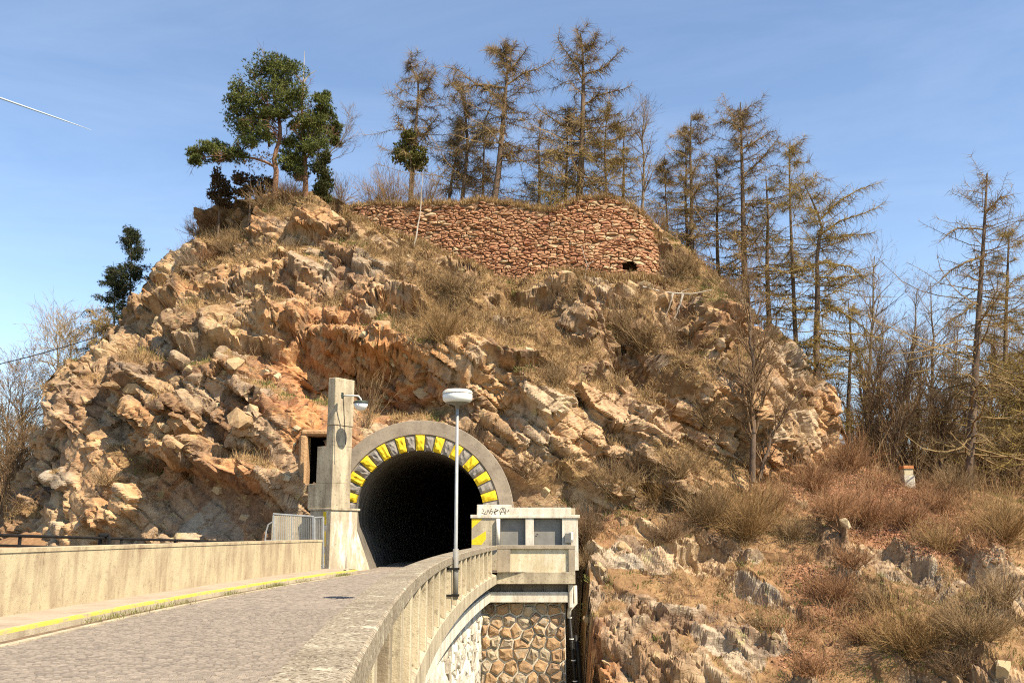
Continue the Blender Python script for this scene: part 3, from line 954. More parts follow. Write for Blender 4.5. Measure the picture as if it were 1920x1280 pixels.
# ------------------------------------------------------------- ground behind on the left, and the valley floor
cl = np.array([(-24, 50, 1), (-30, 57, 1.6), (-36, 57, 1.0), (-50, 57, -0.5), (-75, 57, -2), (-24, 70, 4), (-34, 70, 3.5), (-55, 70, 2.2), (-80, 70, 1.5), (-24, 90, 7), (-50, 90, 6.5), (-85, 92, 6), (-24, 112, 9), (-60, 112, 9), (-95, 112, 9),
               (-24, 44, -5), (-50, 44, -7), (-80, 44, -8)])
fl = tps(cl)
gx, gy = np.meshgrid(np.linspace(-95, -22, 90), np.linspace(44, 112, 80))
zz = fl(np.stack([gx.ravel(), gy.ravel()], 1))
V = np.stack([gx.ravel(), gy.ravel(), zz], 1)
V[:, 2] += 0.9 * (fbm(V / 3, 180, 4) - 0.5)
idx = np.arange(len(V)).reshape(gx.shape)
F = np.stack([idx[:-1, :-1], idx[:-1, 1:], idx[1:, 1:], idx[1:, :-1]], -1).reshape(-1, 4)
me = mesh_np('bank', V, F, False)
BV_, BF_ = V, F
set_col(me, 'tint', np.stack([np.full(len(V), 0.5)] * 2 + [np.ones(len(V))], 1))
set_col(me, 'zone', np.stack([np.zeros(len(V)), np.zeros(len(V)), np.full(len(V), 0.3)], 1))
bank = obj('bank', me, M_HILL, kind='structure')
props(bank, 'grassy wooded bank behind the cliff on the left')
gm = N('valley_floor')
gm.color(gm.ramp(gm.noise(0.02, 8, 0.6), (0.35, (0.09, 0.085, 0.035)), (0.65, (0.2, 0.155, 0.07))))
MB().add([(-4000, -4000, -14), (4000, -4000, -14), (4000, 6000, -14), (-4000, 6000, -14)], [(0, 1, 2, 3)]).build('ground', gm.m, kind='structure')

BVH = BVHTree.FromPolygons(np.concatenate([HV, LV, BV_]).tolist(), np.concatenate([HF, LF + len(HV), BF_ + len(HV) + len(LV)]).tolist())


def hit(u, v):
    """ground point seen in direction (u, v), with its normal"""
    d_ = Vector(ray(u, v)).normalized()
    p, n, i, _ = BVH.ray_cast(Vector((0, 0, EYE)), d_)
    return p, n


def down(x, y):
    p, n, i, _ = BVH.ray_cast(Vector((x, y, 60)), Vector((0, 0, -1)))
    return p.z if p is not None else 0.0


def foot(u, y, v=640):
    x = at(u, v, y).x
    return Vector((x, y, down(x, y)))
# =================================================================== road, walls, dam
def par_x(y): return -1.405 + (y - 21.5) ** 2 / (398.0 if y < 21.5 else 590.0)
def kerb_x(y): return -7.97 + (y - 19.7) ** 2 / 284.0
def wall_x(y): return -9.42 + (y - 12.0) ** 2 / 606.0
def cope_w(y): return 0.30 + 0.14 * min(max((y - 4) / 10, 0), 1)


def frame_at(fx, y):
    e = 0.01
    t = Vector((fx(y + e) - fx(y - e), 2 * e, 0)).normalized()
    return Vector((fx(y), y, 0)), t, Vector((t.y, -t.x, 0))


def sweep(fx, y0, y1, n, prof):
    """solid bar along a curve; prof(y) gives (offset to the right, z) corners"""
    V, F = [], []
    ys_ = np.linspace(y0, y1, n + 1)
    for y in ys_:
        p, t, nn = frame_at(fx, y)
        pr = prof(y)
        for o, z in pr:
            V.append((p.x + nn.x * o, p.y + nn.y * o, z))
    k = len(pr)
    for i in range(n):
        for j in range(k):
            F.append((i * k + j, i * k + (j + 1) % k, (i + 1) * k + (j + 1) % k, (i + 1) * k + j))
    F.append(tuple(range(k))[::-1])
    F.append(tuple(n * k + j for j in range(k)))
    return V, F


def rect(o0, o1, z0, z1): return lambda y: [(o0, z0), (o1, z0), (o1, z1), (o0, z1)]


YB = 42.6                       # front of the bay beside the tunnel
XB0, XB1 = par_x(YB), 2.74
# road -----------------------------------------------------------------
V, F = [], []
yy = np.concatenate([np.linspace(3, 43, 60), np.linspace(44, 90, 12)])
for i, y in enumerate(yy):
    V += [(kerb_x(y) - 0.1 if y < 41 else -9.2, y, -0.02), (par_x(y) - 0.2 if y < 43 else 2.6, y, -0.02)]
    if i: F.append((2 * i - 2, 2 * i - 1, 2 * i + 1, 2 * i))
road = MB().add(V, F).build('road', M_JOINT, kind='structure')
props(road, 'sett paved road along the dam crest into the tunnel')
MB().add(*sweep(kerb_x, 3, 41, 60, rect(0.0, 0.22, -0.05, -0.006))).build('gutter', M_DIRT, road)
MB().add(*sweep(kerb_x, 3, 43, 60, rect(0.24, 0.38, -0.05, 0.012))).build('edge_strip', M_CONC, road)
MB().add(*sweep(par_x, 3, 42.5, 60, lambda y: [(-cope_w(y) - 0.34, -0.05), (-cope_w(y) + 0.02, -0.05), (-cope_w(y) + 0.02, 0.014), (-cope_w(y) - 0.34, 0.014)])).build('channel_strip', M_PATCH, road)

setts = []
SL = 0.10
y = 9.6
while y < 56:
    xl = kerb_x(y) + 0.40 if y < 41 else -6.5
    xr_ = par_x(y) - cope_w(y) - 0.36 if y < 43 else -2.2
    xl = max(xl, -y * 0.56 - 0.6)
    x = xl + rng.uniform(0, 0.12)
    sl = SL * (1 if y < 22 else 1.5)
    wv = 0.05 * math.sin(y * 0.9)
    while x < xr_:
        wd = rng.uniform(0.082, 0.12) * (1 if y < 22 else 1.5)
        setts.append((x + wd / 2, y + wv * math.sin(x * 0.8 + y * 0.1), wd - 0.018, sl - 0.018, rng.uniform(-0.005, 0.004), rng.uniform(-0.06, 0.06)))
        x += wd
    y += sl
setts = np.array(setts)
# the 300 that show largest in the photograph are single setts
dist = np.hypot(setts[:, 0], setts[:, 1])
uu = 960 + FPX * setts[:, 0] / (setts[:, 1] * CP - EYE * SP)
vv = 640 + FPX * (EYE * CP + setts[:, 1] * SP) / (setts[:, 1] * CP - EYE * SP)
inv = (uu > -5) & (vv < 1284)
order = np.argsort(np.where(inv, dist, 99))
single = order[:300]


def sett_mesh(k):
    r = random.Random(k)
    m = MB().box(-0.5, 0.5, -0.5, 0.5, -0.05, 0.0).mesh('sett')
    bm = bmesh.new(); bm.from_mesh(m)
    top = [f for f in bm.faces if f.normal.z > 0.9]
    bmesh.ops.inset_region(bm, faces=top, thickness=0.12, depth=0.012)
    for v_ in bm.verts:
        v_.co.x += r.uniform(-0.04, 0.04); v_.co.y += r.uniform(-0.04, 0.04)
    bm.to_mesh(m); bm.free()
    m.materials.append(M_SETT)
    return m


sm_ = [sett_mesh(k) for k in range(6)]
for k in single:
    x, y, a, b, z, ya = setts[k]
    o = bpy.data.objects.new('sett', sm_[int(k) % 6])
    C.objects.link(o)
    o.location = (x, y, z); o.scale = (a, b, 1); o.rotation_euler = (0, 0, ya); o.parent = road
rest = np.ones(len(setts), bool); rest[single] = False
s_ = setts[rest]
cs, sn = np.cos(s_[:, 5]), np.sin(s_[:, 5])
V = []
for (qx, qy, qz) in [(-.5, -.5, -.03), (.5, -.5, -.03), (.5, .5, -.03), (-.5, .5, -.03), (-.4, -.4, .012), (.4, -.4, .012), (.4, .4, .012), (-.4, .4, .012)]:
    ax, ay = qx * s_[:, 2], qy * s_[:, 3]
    V.append(np.stack([s_[:, 0] + ax * cs - ay * sn, s_[:, 1] + ax * sn + ay * cs, s_[:, 4] + qz], 1))
V = np.stack(V, 1).reshape(-1, 3)
bi = np.arange(len(s_))[:, None, None] * 8
F = (bi + np.array([[4, 5, 6, 7], [0, 1, 5, 4], [1, 2, 6, 5], [2, 3, 7, 6], [3, 0, 4, 7]])[None]).reshape(-1, 4)
me = mesh_np('sett_paving', V, F)
set_col(me, 'tint', np.repeat(rng.uniform(0, 1, len(s_)), 8)[:, None] * np.ones((1, 3)))
obj('sett_paving', me, sett_field_mat(), road, kind='stuff')

# pavement and kerb ------------------------------------------------------
V, F = [], []
for i, y in enumerate(np.linspace(3, 42.3, 60)):
    V += [(wall_x(y) - 0.05, y, 0.142), (kerb_x(y) - 0.2 if y < 40 else -6.9, y, 0.142)]
    if i: F.append((2 * i - 2, 2 * i - 1, 2 * i + 1, 2 * i))
props(MB().add(V, F).build('pavement', M_PAVE, kind='structure'), 'narrow asphalt pavement between kerb and concrete wall')
kerb = thing('kerb', 'long stone kerb painted yellow along the pavement edge', 'kerb', (kerb_x(12), 12, 0))
y = 3.0
kk = 0
M_KERB = concrete_mat('kerb_stone', (0.33, 0.26, 0.17), (0.5, 0.42, 0.28), 0.4, True)
while y < 40.6:
    ln = 1.15 if y > 6 else 1.4
    y1 = min(y + ln, 41)
    ky = lambda q: kerb_x(q) if q < 39 else kerb_x(39) + (q - 39) * 0.12
    m = MB()
    dz = rng.uniform(-0.006, 0.006)
    m.add(*sweep(ky, y, y1 - 0.012, 3, lambda q: [(-0.2, -0.05), (0.0, -0.05), (-0.004, 0.095 + dz), (-0.012, 0.15 + dz), (-0.15, 0.15 + dz), (-0.2, 0.15 + dz)]))
    o = m.build('kerb_stone', M_KERB, kerb)
    o.data.materials.append(M_YELW)
    for p_ in o.data.polygons:
        w_c = o.matrix_world.translation
        cx = p_.center.x + LOC[kerb.name].x - ky(p_.center.y + LOC[kerb.name].y)
        if p_.center.z > 0.115 and abs(p_.normal.y) < 0.5 and cx > -0.14:
            p_.material_index = 1
    y = y1; kk += 1

# long wall on the left --------------------------------------------------
lw = thing('concrete_wall', 'long stained concrete wall along the left pavement', 'wall', (wall_x(20), 20, 0.14))
MB().add(*sweep(wall_x, 3, 41.28, 50, lambda q: [(-0.4, -2.0), (-0.05, -2.0), (-0.05, 1.28), (-0.4, 1.28)])).build('wall_core', M_WHITE, lw)
yj = [3, 9.5, 15.2, 19.6, 24.2, 29.4, 35.0, 41.3]
for y0_, y1_ in zip(yj, yj[1:]):
    of = rng.uniform(-0.004, 0.004)
    MB().add(*sweep(wall_x, y0_ + 0.008, y1_ - 0.008, 8, lambda q: [(-0.1, -1.0), (of, -1.0), (of, 1.278), (-0.1, 1.278)])).build('wall_panel', M_WALL, lw, bevel=0.004)
MB().add(*sweep(wall_x, 3, 41.32, 50, lambda q: [(-0.43, 1.28), (0.02, 1.28), (0.02, 1.355), (-0.43, 1.365)])).build('wall_top', M_WALL, lw)

# parapet ----------------------------------------------------------------
pa = thing('parapet', 'curved concrete parapet with ribbed outer face above the dam', 'parapet', (par_x(20), 20, -0.5))
MB().add(*sweep(par_x, 1.5, YB, 90, lambda q: [(-cope_w(q), 0.93), (0.0, 0.93), (0.0, 1.085), (-0.02, 1.10), (-cope_w(q), 1.10)])).build('coping', M_COPE, pa)
MB().add(*sweep(par_x, 1.5, YB, 90, lambda q: [(-cope_w(q) + 0.04, -0.5), (-0.22, -0.5), (-0.22, 0.93), (-cope_w(q) + 0.04, 0.93)])).build('wall_core', M_PATCH, pa)
MB().add(*sweep(par_x, 1.5, YB, 90, lambda q: [(-0.22, -0.52), (-0.01, -0.52), (-0.01, -0.16), (-0.05, -0.13), (-0.22, -0.08)])).build('base_band', M_CONC, pa)
y = 2.2
while y < YB - 0.8:
    p, t, nn = frame_at(par_x, y)
    wv = 0.16
    V = []
    for dy_, o, z in [(-wv, -0.215, -0.12), (wv, -0.215, -0.12), (wv, -0.012, -0.14), (-wv, -0.012, -0.14), (-wv, -0.215, 0.93), (wv, -0.215, 0.93), (wv, -0.012, 0.928), (-wv, -0.012, 0.928)]:
        q = p + t * dy_ + nn * o
        V.append((q.x, q.y, z))
    MB().add(V, [(0, 3, 2, 1), (4, 5, 6, 7), (0, 1, 5, 4), (1, 2, 6, 5), (2, 3, 7, 6), (3, 0, 4, 7)]).build('rib', M_CONC, pa, bevel=0.012)
    y += 1.9
# bay: panel facing the road's near end
xi0, xi1 = at(957, 1060, YB).x, at(1066, 1060, YB).x
MB().box(XB0 - 0.06, XB1, YB - 0.01, YB + 0.42, 0.95, 1.11).build('bay_coping', M_COPER, pa, bevel=0.015)
MB().box(XB0, XB1 - 0.01, YB, YB + 0.3, -0.52, -0.02).build('bay_sill', M_CONC, pa, bevel=0.012)
MB().box(XB0, xi0, YB + 0.002, YB + 0.3, -0.02, 0.95).build('stile', M_COPER, pa, bevel=0.01)
MB().box(xi1, XB1 - 0.012, YB + 0.002, YB + 0.3, -0.02, 0.95).build('stile', M_COPER, pa, bevel=0.01)
MB().box(xi0 - 0.01, xi1 + 0.01, YB + 0.11, YB + 0.28, -0.03, 0.96).build('panel', M_PATCH, pa)

# dam: shadow band, white ledge, masonry ---------------------------------
dw = thing('dam_wall', 'rubble masonry dam wall with white joints under the parapet', 'dam', (par_x(30) - 0.75, 30, -8))
PW = 0.75
YP = YB + 0.72                  # masonry face of the bay
XM0, XM1 = par_x(YP) - PW, 2.33
MB().add(*sweep(par_x, 6, YB + 0.62, 60, rect(-1.2, -0.5, -0.86, -0.5))).build('recess_band', M_SHADEC, dw)
MB().box(par_x(YB) - 0.5, XB1 - 0.15, YB + 0.5, YB + 3, -0.86, -0.5).build('recess_band', M_SHADEC, dw)
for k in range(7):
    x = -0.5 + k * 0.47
    MB().box(x, x + 0.05, YB + 0.47, YB + 0.52, -0.86, -0.5).build('groove_rib', M_SHADEC, dw)
MB().add(*sweep(par_x, 6, YB + 0.28, 60, rect(-1.2, -0.3, -1.30, -0.86))).build('ledge', M_WHITE, dw, bevel=0.01)
MB().box(par_x(YB) - 0.29, XB1 - 0.32, YB + 0.27, YB + 3, -1.31, -0.862).build('ledge', M_WHITE, dw, bevel=0.02)
MB().box(XB1 - 0.3, XB1 - 0.1, YB + 0.2, YB + 0.6, -1.55, -0.52).build('ledge_end', M_WHITE, dw, bevel=0.05)
MB().add(*sweep(par_x, 6, YP, 60, rect(-2.5, -PW - 0.03, -14, -1.3))).build('mortar_core', M_MORTAR, dw)
MB().box(XM0, XM1, YP + 0.03, YP + 5, -14, -1.31).build('mortar_core', M_MORTAR, dw)


def clip_poly(poly, px, py, nx, ny):
    out = []
    n = len(poly)
    for i in range(n):
        a, b = poly[i], poly[(i + 1) % n]
        da = (a[0] - px) * nx + (a[1] - py) * ny
        db = (b[0] - px) * nx + (b[1] - py) * ny
        if da <= 0: out.append(a)
        if (da < 0 < db) or (db < 0 < da):
            t = da / (da - db)
            out.append((a[0] + (b[0] - a[0]) * t, a[1] + (b[1] - a[1]) * t))
    return out


def voronoi(pts, size, zs=1.0, x0=None, x1=None, z0=None, z1=None, nn=16):
    A = np.array(pts) * np.array([1, zs])
    cells = []
    for i, p in enumerate(A):
        d_ = ((A - p) ** 2).sum(1)
        nb = np.argsort(d_)[1:nn]
        s = size
        poly = [(p[0] - s, p[1] - s), (p[0] + s, p[1] - s), (p[0] + s, p[1] + s), (p[0] - s, p[1] + s)]
        for j in nb:
            q = A[j]
            poly = clip_poly(poly, (p[0] + q[0]) / 2, (p[1] + q[1]) / 2, q[0] - p[0], q[1] - p[1])
        if x0 is not None: poly = clip_poly(poly, x0, 0, -1, 0)
        if x1 is not None: poly = clip_poly(poly, x1, 0, 1, 0)
        if z0 is not None: poly = clip_poly(poly, 0, z0 * zs, 0, -1)
        if z1 is not None: poly = clip_poly(poly, 0, z1 * zs, 0, 1)
        cells.append([(a, b / zs) for a, b in poly])
    return cells


def area(poly):
    return abs(sum(a[0] * b[1] - a[1] * b[0] for a, b in zip(poly, poly[1:] + poly[:1]))) / 2


def stone_geo(poly, fmap, gap, proud, r):
    n = len(poly)
    cx = sum(p[0] for p in poly) / n; cz = sum(p[1] for p in poly) / n
    sz = math.sqrt(area(poly))
    V = []
    pr = proud * r.uniform(0.5, 1.3)
    tx, tz = r.uniform(-0.5, 0.5) * proud / sz, r.uniform(-0.5, 0.5) * proud / sz
    for k, (sh, dp) in enumerate([(0, -0.08), (0.0, 0.25), (0.13, 0.8), (0.52, 1.0)]):
        for x, z in poly:
            l_ = math.hypot(x - cx, z - cz) + 1e-6
            f_ = max(0.15, 1 - gap / l_) * (1 - sh) * r.uniform(0.94, 1.03)
            X, Z = cx + (x - cx) * f_, cz + (z - cz) * f_
            j = r.uniform(0.6, 1.25) if k > 1 else 1
            V.append(fmap(X, Z, pr * dp * j + (tx * (X - cx) + tz * (Z - cz)) * (k > 0)))
    V.append(fmap(cx, cz, pr * r.uniform(0.9, 1.25)))
    F = []
    for k in range(3):
        for i in range(n):
            F.append((k * n + i, k * n + (i + 1) % n, (k + 1) * n + (i + 1) % n, (k + 1) * n + i))
    for i in range(n):
        F.append((3 * n + i, 3 * n + (i + 1) % n, 4 * n))
    return V, F


def lay(cells, fmap, gap, proud, parent, mat, limit, name='stone', seed=1, keep=()):
    r = random.Random(seed)
    ordr = sorted(range(len(cells)), key=lambda i: -area(cells[i]))
    big = set(ordr[:limit]) if limit else set()
    m = MB()
    for i, c in enumerate(cells):
        if len(c) < 3 or area(c) < 0.008: continue
        V, F = stone_geo(c, fmap, gap, proud, r)
        if i in big:
            MB().add(V, F).build(name, mat, parent)
        else:
            m.add(V, F)
    if m.V:
        m.build('small_' + name + 's', mat, parent, kind='stuff')


pts = []
z = -1.1
row = 0
while z > -7:
    x = XM0 - 0.4 + (0.36 if row % 2 else 0)
    while x < XM1 + 0.6:
        pts.append((x + rng.uniform(-0.1, 0.1), z + rng.uniform(-0.15, 0.15)))
        x += rng.uniform(0.42, 0.72)
    z -= 0.48
    row += 1
lay([c for c in voronoi(pts, 1.2, 1, XM0 + 0.03, XM1 - 0.02, -6.8, -1.33) if len(c) > 2], lambda x, z, o: (x, YP + 0.03 - o, z), 0.038, 0.17, dw, M_PIER, 110, seed=4)
pts = []
s = 18.0
col = 0
while s < YP + 0.6:
    z = -1.0 - (0.3 if col % 2 else 0)
    while z > -6.8:
        pts.append((s + rng.uniform(-0.22, 0.22), z + rng.uniform(-0.12, 0.12)))
        z -= 0.62
    s += 0.78
    col += 1


def dam_map(s, z, o):
    p, t, nn = frame_at(par_x, s)
    q = p + nn * (-PW - 0.03 + o)
    return (q.x, q.y, z)


M_DAMST = block_mat('dam_face_stone', [(0.3, (0.24, 0.19, 0.13)), (0.45, (0.45, 0.38, 0.28)), (0.6, (0.62, 0.56, 0.44)), (0.85, (0.72, 0.66, 0.53))])
lay([c for c in voronoi(pts, 1.3, 1, 18.2, YP - 0.05, -6.6, -1.33) if len(c) > 2], dam_map, 0.03, 0.09, dw, M_DAMST, 188, seed=5)

# lamp post on the parapet ------------------------------------------------
LX, LY = par_x(23) + 0.085, 23.0
lp = thing('lamp_post', 'tall steel lamp post with flat white drum lamp on parapet', 'street lamp', (LX, LY, 0.1))
MB().tube([(LX, LY, 0.12), (LX, LY, 0.9), (LX, LY, 4.66)], [0.05, 0.045, 0.036], 12).build('pole', M_GALV, lp, smooth=True)
MB().tube([(LX, LY, 0.15), (LX, LY, 1.28)], 0.066, 12).build('sleeve', M_LEAD, lp, smooth=True)
for z in (0.2, 0.8):
    MB().box(LX - 0.22, LX + 0.09, LY - 0.09, LY + 0.09, z, z + 0.05).build('bracket', M_BLACK, lp, bevel=0.005)
zb = at(857, 757, 23).z
MB().lathe((LX, LY, zb), [(0.045, -0.12), (0.06, -0.03), (0.20, 0.0), (0.29, 0.03)], 28).build('lamp_base', M_LEAD, lp, smooth=True)
MB().lathe((LX, LY, zb), [(0.29, 0.03), (0.355, 0.09), (0.362, 0.20), (0.352, 0.235)], 28).build('lamp_bowl', M_GLASSW, lp, smooth=True)
MB().lathe((LX, LY, zb), [(0.362, 0.237), (0.37, 0.25), (0.345, 0.31), (0.30, 0.335), (0.1, 0.345)], 28).build('lamp_lid', M_CAPW, lp)

# tunnel portal -------------------------------------------------------------
YT = 45.2
tp = thing('tunnel_portal', 'arched tunnel mouth ringed with yellow and grey blocks', 'tunnel', (XC, YT, 0))


def arc_bar(r0, r1, a0, a1, y0, y1, n):
    V, F = [], []
    for i in range(n + 1):
        a = a0 + (a1 - a0) * i / n
        for r, y in ((r0, y0), (r1, y0), (r1, y1), (r0, y1)):
            V.append((XC + r * math.cos(a), y, ZC + r * math.sin(a)))
    for i in range(n):
        for j in range(4):
            F.append((i * 4 + j, i * 4 + (j + 1) % 4, i * 4 + 4 + (j + 1) % 4, i * 4 + 4 + j))
    F += [(0, 1, 2, 3), tuple(n * 4 + j for j in range(4))]
    return V, F


MB().add(*arc_bar(RVO + 0.015, ROUT, R_(-9), R_(186), YT - 0.03, YT + 1.7, 56)).build('arch_ring', M_RING, tp, bevel=0.02)
MB().add(*arc_bar(RIN + 0.03, RVO + 0.01, R_(-14), R_(194), YT + 0.05, YT + 0.6, 56)).build('voussoir_bed', M_RING, tp)
rv = random.Random(3)
NV = 25
a0, a1 = R_(-4), R_(184)
for k in range(NV):
    b0 = a0 + (a1 - a0) * k / NV + 0.006
    b1 = a0 + (a1 - a0) * (k + 1) / NV - 0.006
    yel = k % 2 == 0
    if not yel: b0 += 0.004; b1 -= 0.004
    V, F = [], []
    NA, NRr = 4, 5
    gz_ = 0.0 if yel else 0.02
    for i in range(NA + 1):
        for j in range(NRr + 1):
            edge_ = i in (0, NA) or j in (0, NRr)
            a = b0 + (b1 - b0) * i / NA
            r = RIN + (RVO - 0.02 - RIN - (0 if yel else 0.05)) * j / NRr
            y = YT - 0.02 - (0 if edge_ else rv.uniform(0.04, 0.11)) + gz_
            V.append((XC + r * math.cos(a), y, ZC + r * math.sin(a)))
    W_ = NRr + 1
    for i in range(NA):
        for j in range(NRr):
            F.append((i * W_ + j, i * W_ + j + 1, (i + 1) * W_ + j + 1, (i + 1) * W_ + j))
    bd = [i * W_ for i in range(NA + 1)] + [NA * W_ + j for j in range(1, W_)] + [i * W_ + NRr for i in range(NA - 1, -1, -1)] + [j for j in range(NRr - 1, 0, -1)]
    o_ = len(V)
    for b in bd:
        V.append((V[b][0], YT + 0.5, V[b][2]))
    for i in range(len(bd)):
        j = (i + 1) % len(bd)
        F.append((bd[i], bd[j], o_ + j, o_ + i))
    MB().add(V, F).build('voussoir', M_YEL if yel else M_BASALT, tp, label='yellow painted arch block' if yel else 'dark rough arch block')

# horseshoe lining
prof = [(XC - 2.25, -0.05)]
prof += [(XC - 2.25 - 0.72 * t, -0.05 + (ZC - 0.5) * t) for t in (0.33, 0.66)]
prof += [(XC + RIN * math.cos(a), ZC + RIN * math.sin(a)) for a in np.linspace(R_(190), R_(-10), 36)]
prof += [(XC + 2.25 + 0.72 * t, -0.05 + (ZC - 0.5) * t) for t in (0.66, 0.33)]
prof += [(XC + 2.25, -0.05)]
V, F = [], []
ny = 0
for i in range(41):
    y = YT + 0.35 + i * 1.0
    for dy_, gr in ((0.0, 0.0), (0.9, 0.0), (0.92, 0.035), (0.98, 0.035)):
        bend = 0.012 * max(0, y + dy_ - 52) ** 2 * 0.4
        for x, z in prof:
            s_c = 1 + gr / 3
            V.append((XC + (x - XC) * s_c + bend, y + dy_, ZC + (z - ZC) * s_c if z > 0 else z))
        ny += 1
k = len(prof)
for i in range(ny - 1):
    for j in range(k - 1):
        F.append((i * k + j, i * k + j + 1, (i + 1) * k + j + 1, (i + 1) * k + j))
F.append(tuple((ny - 1) * k + j for j in range(k)))  # added unseen end wall, closes the bore so the inside stays dark
MB().add(V, F).build('lining', M_DARKL, tp)
# flared left jamb and right jamb
V, F = [], []
zj = np.linspace(-0.05, ZC + 0.3, 9)
for i, z in enumerate(zj):
    t = min(max(z / (ZC - 0.5), 0), 1)
    xb = XC - 2.25 - 0.72 * t - 0.05 * (z > ZC - 0.5)
    xf = at(652, 1000, 43.3).x - 0.10 * t
    V += [(xf, 43.3, z), (xf + (xb - xf) * 0.5, 44.2 + 0.05, z), (xb, YT - 0.02, z), (xb, YT + 0.4, z)]
    if i:
        for j in range(3):
            F.append((4 * i - 4 + j, 4 * i - 3 + j, 4 * i + 1 + j, 4 * i + j))
MB().add(V, F).build('flared_jamb', M_JAMB, tp)
MB().box(XC + RIN - 0.05, XC + ROUT + 0.3, YT - 0.04, YT + 1.2, -0.05, ZC - 0.6).build('jamb', M_JAMB, tp)

# stepped pillar -------------------------------------------------------------
PXY = at(623, 900, 42.6)
px_, py_ = PXY.x, 42.6
yaw = R_(-35)
pz = [at(623, v, 42.6).z for v in (952, 905, 835, 795, 707)]
pl = thing('pillar', 'stepped concrete pillar with a lamp bracket beside the tunnel mouth', 'pillar', (px_, py_, 0))


def lbox(m, x0, x1, y0, y1, z0, z1):
    return m.box(px_ + x0, px_ + x1, py_ + y0, py_ + y1, z0, z1, yaw, (px_, py_))


lbox(MB(), -1.25, 0.06, -0.06, 1.6, 0.05, pz[0] - 0.1).build('base', M_JAMB, pl, bevel=0.02)
lbox(MB(), -1.35, 0.12, -0.10, 1.7, pz[0] - 0.1, pz[0]).build('base_slab', M_CONC, pl, bevel=0.02)
lbox(MB(), -1.5, 0, 0, 1.15, pz[0], pz[1]).build('step_block', M_CONC, pl, bevel=0.015)
lbox(MB(), -1.02, 0, 0.002, 1.15, pz[1], pz[2]).build('step_block', M_CONC, pl, bevel=0.015)
lbox(MB(), -0.46, 0, 0.004, 1.15, pz[2], pz[3] - 0.04).build('shaft', M_CONC, pl, bevel=0.015)
lbox(MB(), -0.44, 0.03, -0.03, 1.18, pz[3] - 0.03, pz[4]).build('shaft_head', M_CONC, pl, bevel=0.03)
for z0, z1 in ((0.25, 0.75), (1.05, 1.7), (2.0, 2.55)):
    lbox(MB(), -0.42, -0.22, -0.064, -0.06, z0, z1).build('yellow_band', M_YEL, pl)
xw0, xw1 = at(508, 990, 43.6).x, px_ - 0.5
MB().box(xw0, xw1, 43.7, 44.1, 0, at(540, 966, 43.7).z).build('wing_wall', M_CONC, pl, bevel=0.02)
# wall lamp on it
d_r = Vector((math.cos(yaw), math.sin(yaw), 0))
A = at(643, 741, 42.3)
wl = thing('wall_lamp', 'small green and white lamp on an arm from the pillar', 'wall lamp', A)
Bp = at(672, 742, 42.2); Cp = at(677, 748, 42.2)
MB().tube([A - d_r * 0.12, A + (Bp - A) * 0.5, Bp, Cp, Cp - Vector((0, 0, 0.12))], 0.035, 8).build('arm', M_CREAM, wl, smooth=True)
MB().box(A.x - 0.06, A.x + 0.02, 42.2, 42.45, A.z - 0.14, A.z + 0.12).build('wall_plate', M_DGRN, wl, bevel=0.01)
zc_ = at(677, 755, 42.2).z
MB().lathe((Cp.x, 42.2, zc_), [(0.34, -0.03), (0.34, 0.03), (0.25, 0.09), (0.06, 0.11)], 20).build('shade', M_DGRN, wl, smooth=True)
MB().lathe((Cp.x, 42.2, zc_), [(0.05, -0.36), (0.17, -0.31), (0.27, -0.2), (0.32, -0.035)], 20).build('bowl', M_GLASSW, wl, smooth=True)
ce = thing('pillar_line', 'thin dark line running down the pillar from the lamp arm', 'cable', A)
MB().tube([A + Vector((0.02, -0.05, -0.1)), A + Vector((0.12, -0.06, -1.2)), A + Vector((0.2, -0.06, -2.2))], 0.018, 5).build('cable', M_BLACK, ce)  # thin dark tube down the pillar below the lamp arm

# adit in the rock left of the pillar
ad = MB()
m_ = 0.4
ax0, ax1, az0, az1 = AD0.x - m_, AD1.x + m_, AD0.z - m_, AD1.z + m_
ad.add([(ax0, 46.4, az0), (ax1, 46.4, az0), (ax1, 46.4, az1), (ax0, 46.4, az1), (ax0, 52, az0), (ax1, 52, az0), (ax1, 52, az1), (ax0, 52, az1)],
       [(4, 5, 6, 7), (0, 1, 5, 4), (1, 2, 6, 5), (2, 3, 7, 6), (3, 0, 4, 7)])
ad.build('adit', M_DARKL, hill)
M_ORR = block_mat('orange_rock', [(0.3, (0.2, 0.09, 0.04)), (0.6, (0.36, 0.18, 0.08)), (0.95, (0.46, 0.28, 0.14))], 1.0)
MB().box(AD0.x - 0.3, AD0.x + 0.1, 45.7, 46.7, AD0.z - 0.3, AD1.z + 0.0).build('adit_jamb', M_ORR, hill, bevel=0.12)
MB().box(AD0.x - 0.25, AD1.x + 0.5, 45.7, 46.7, AD1.z - 0.1, AD1.z + 0.22).build('adit_lintel', M_ORR, hill, bevel=0.1)

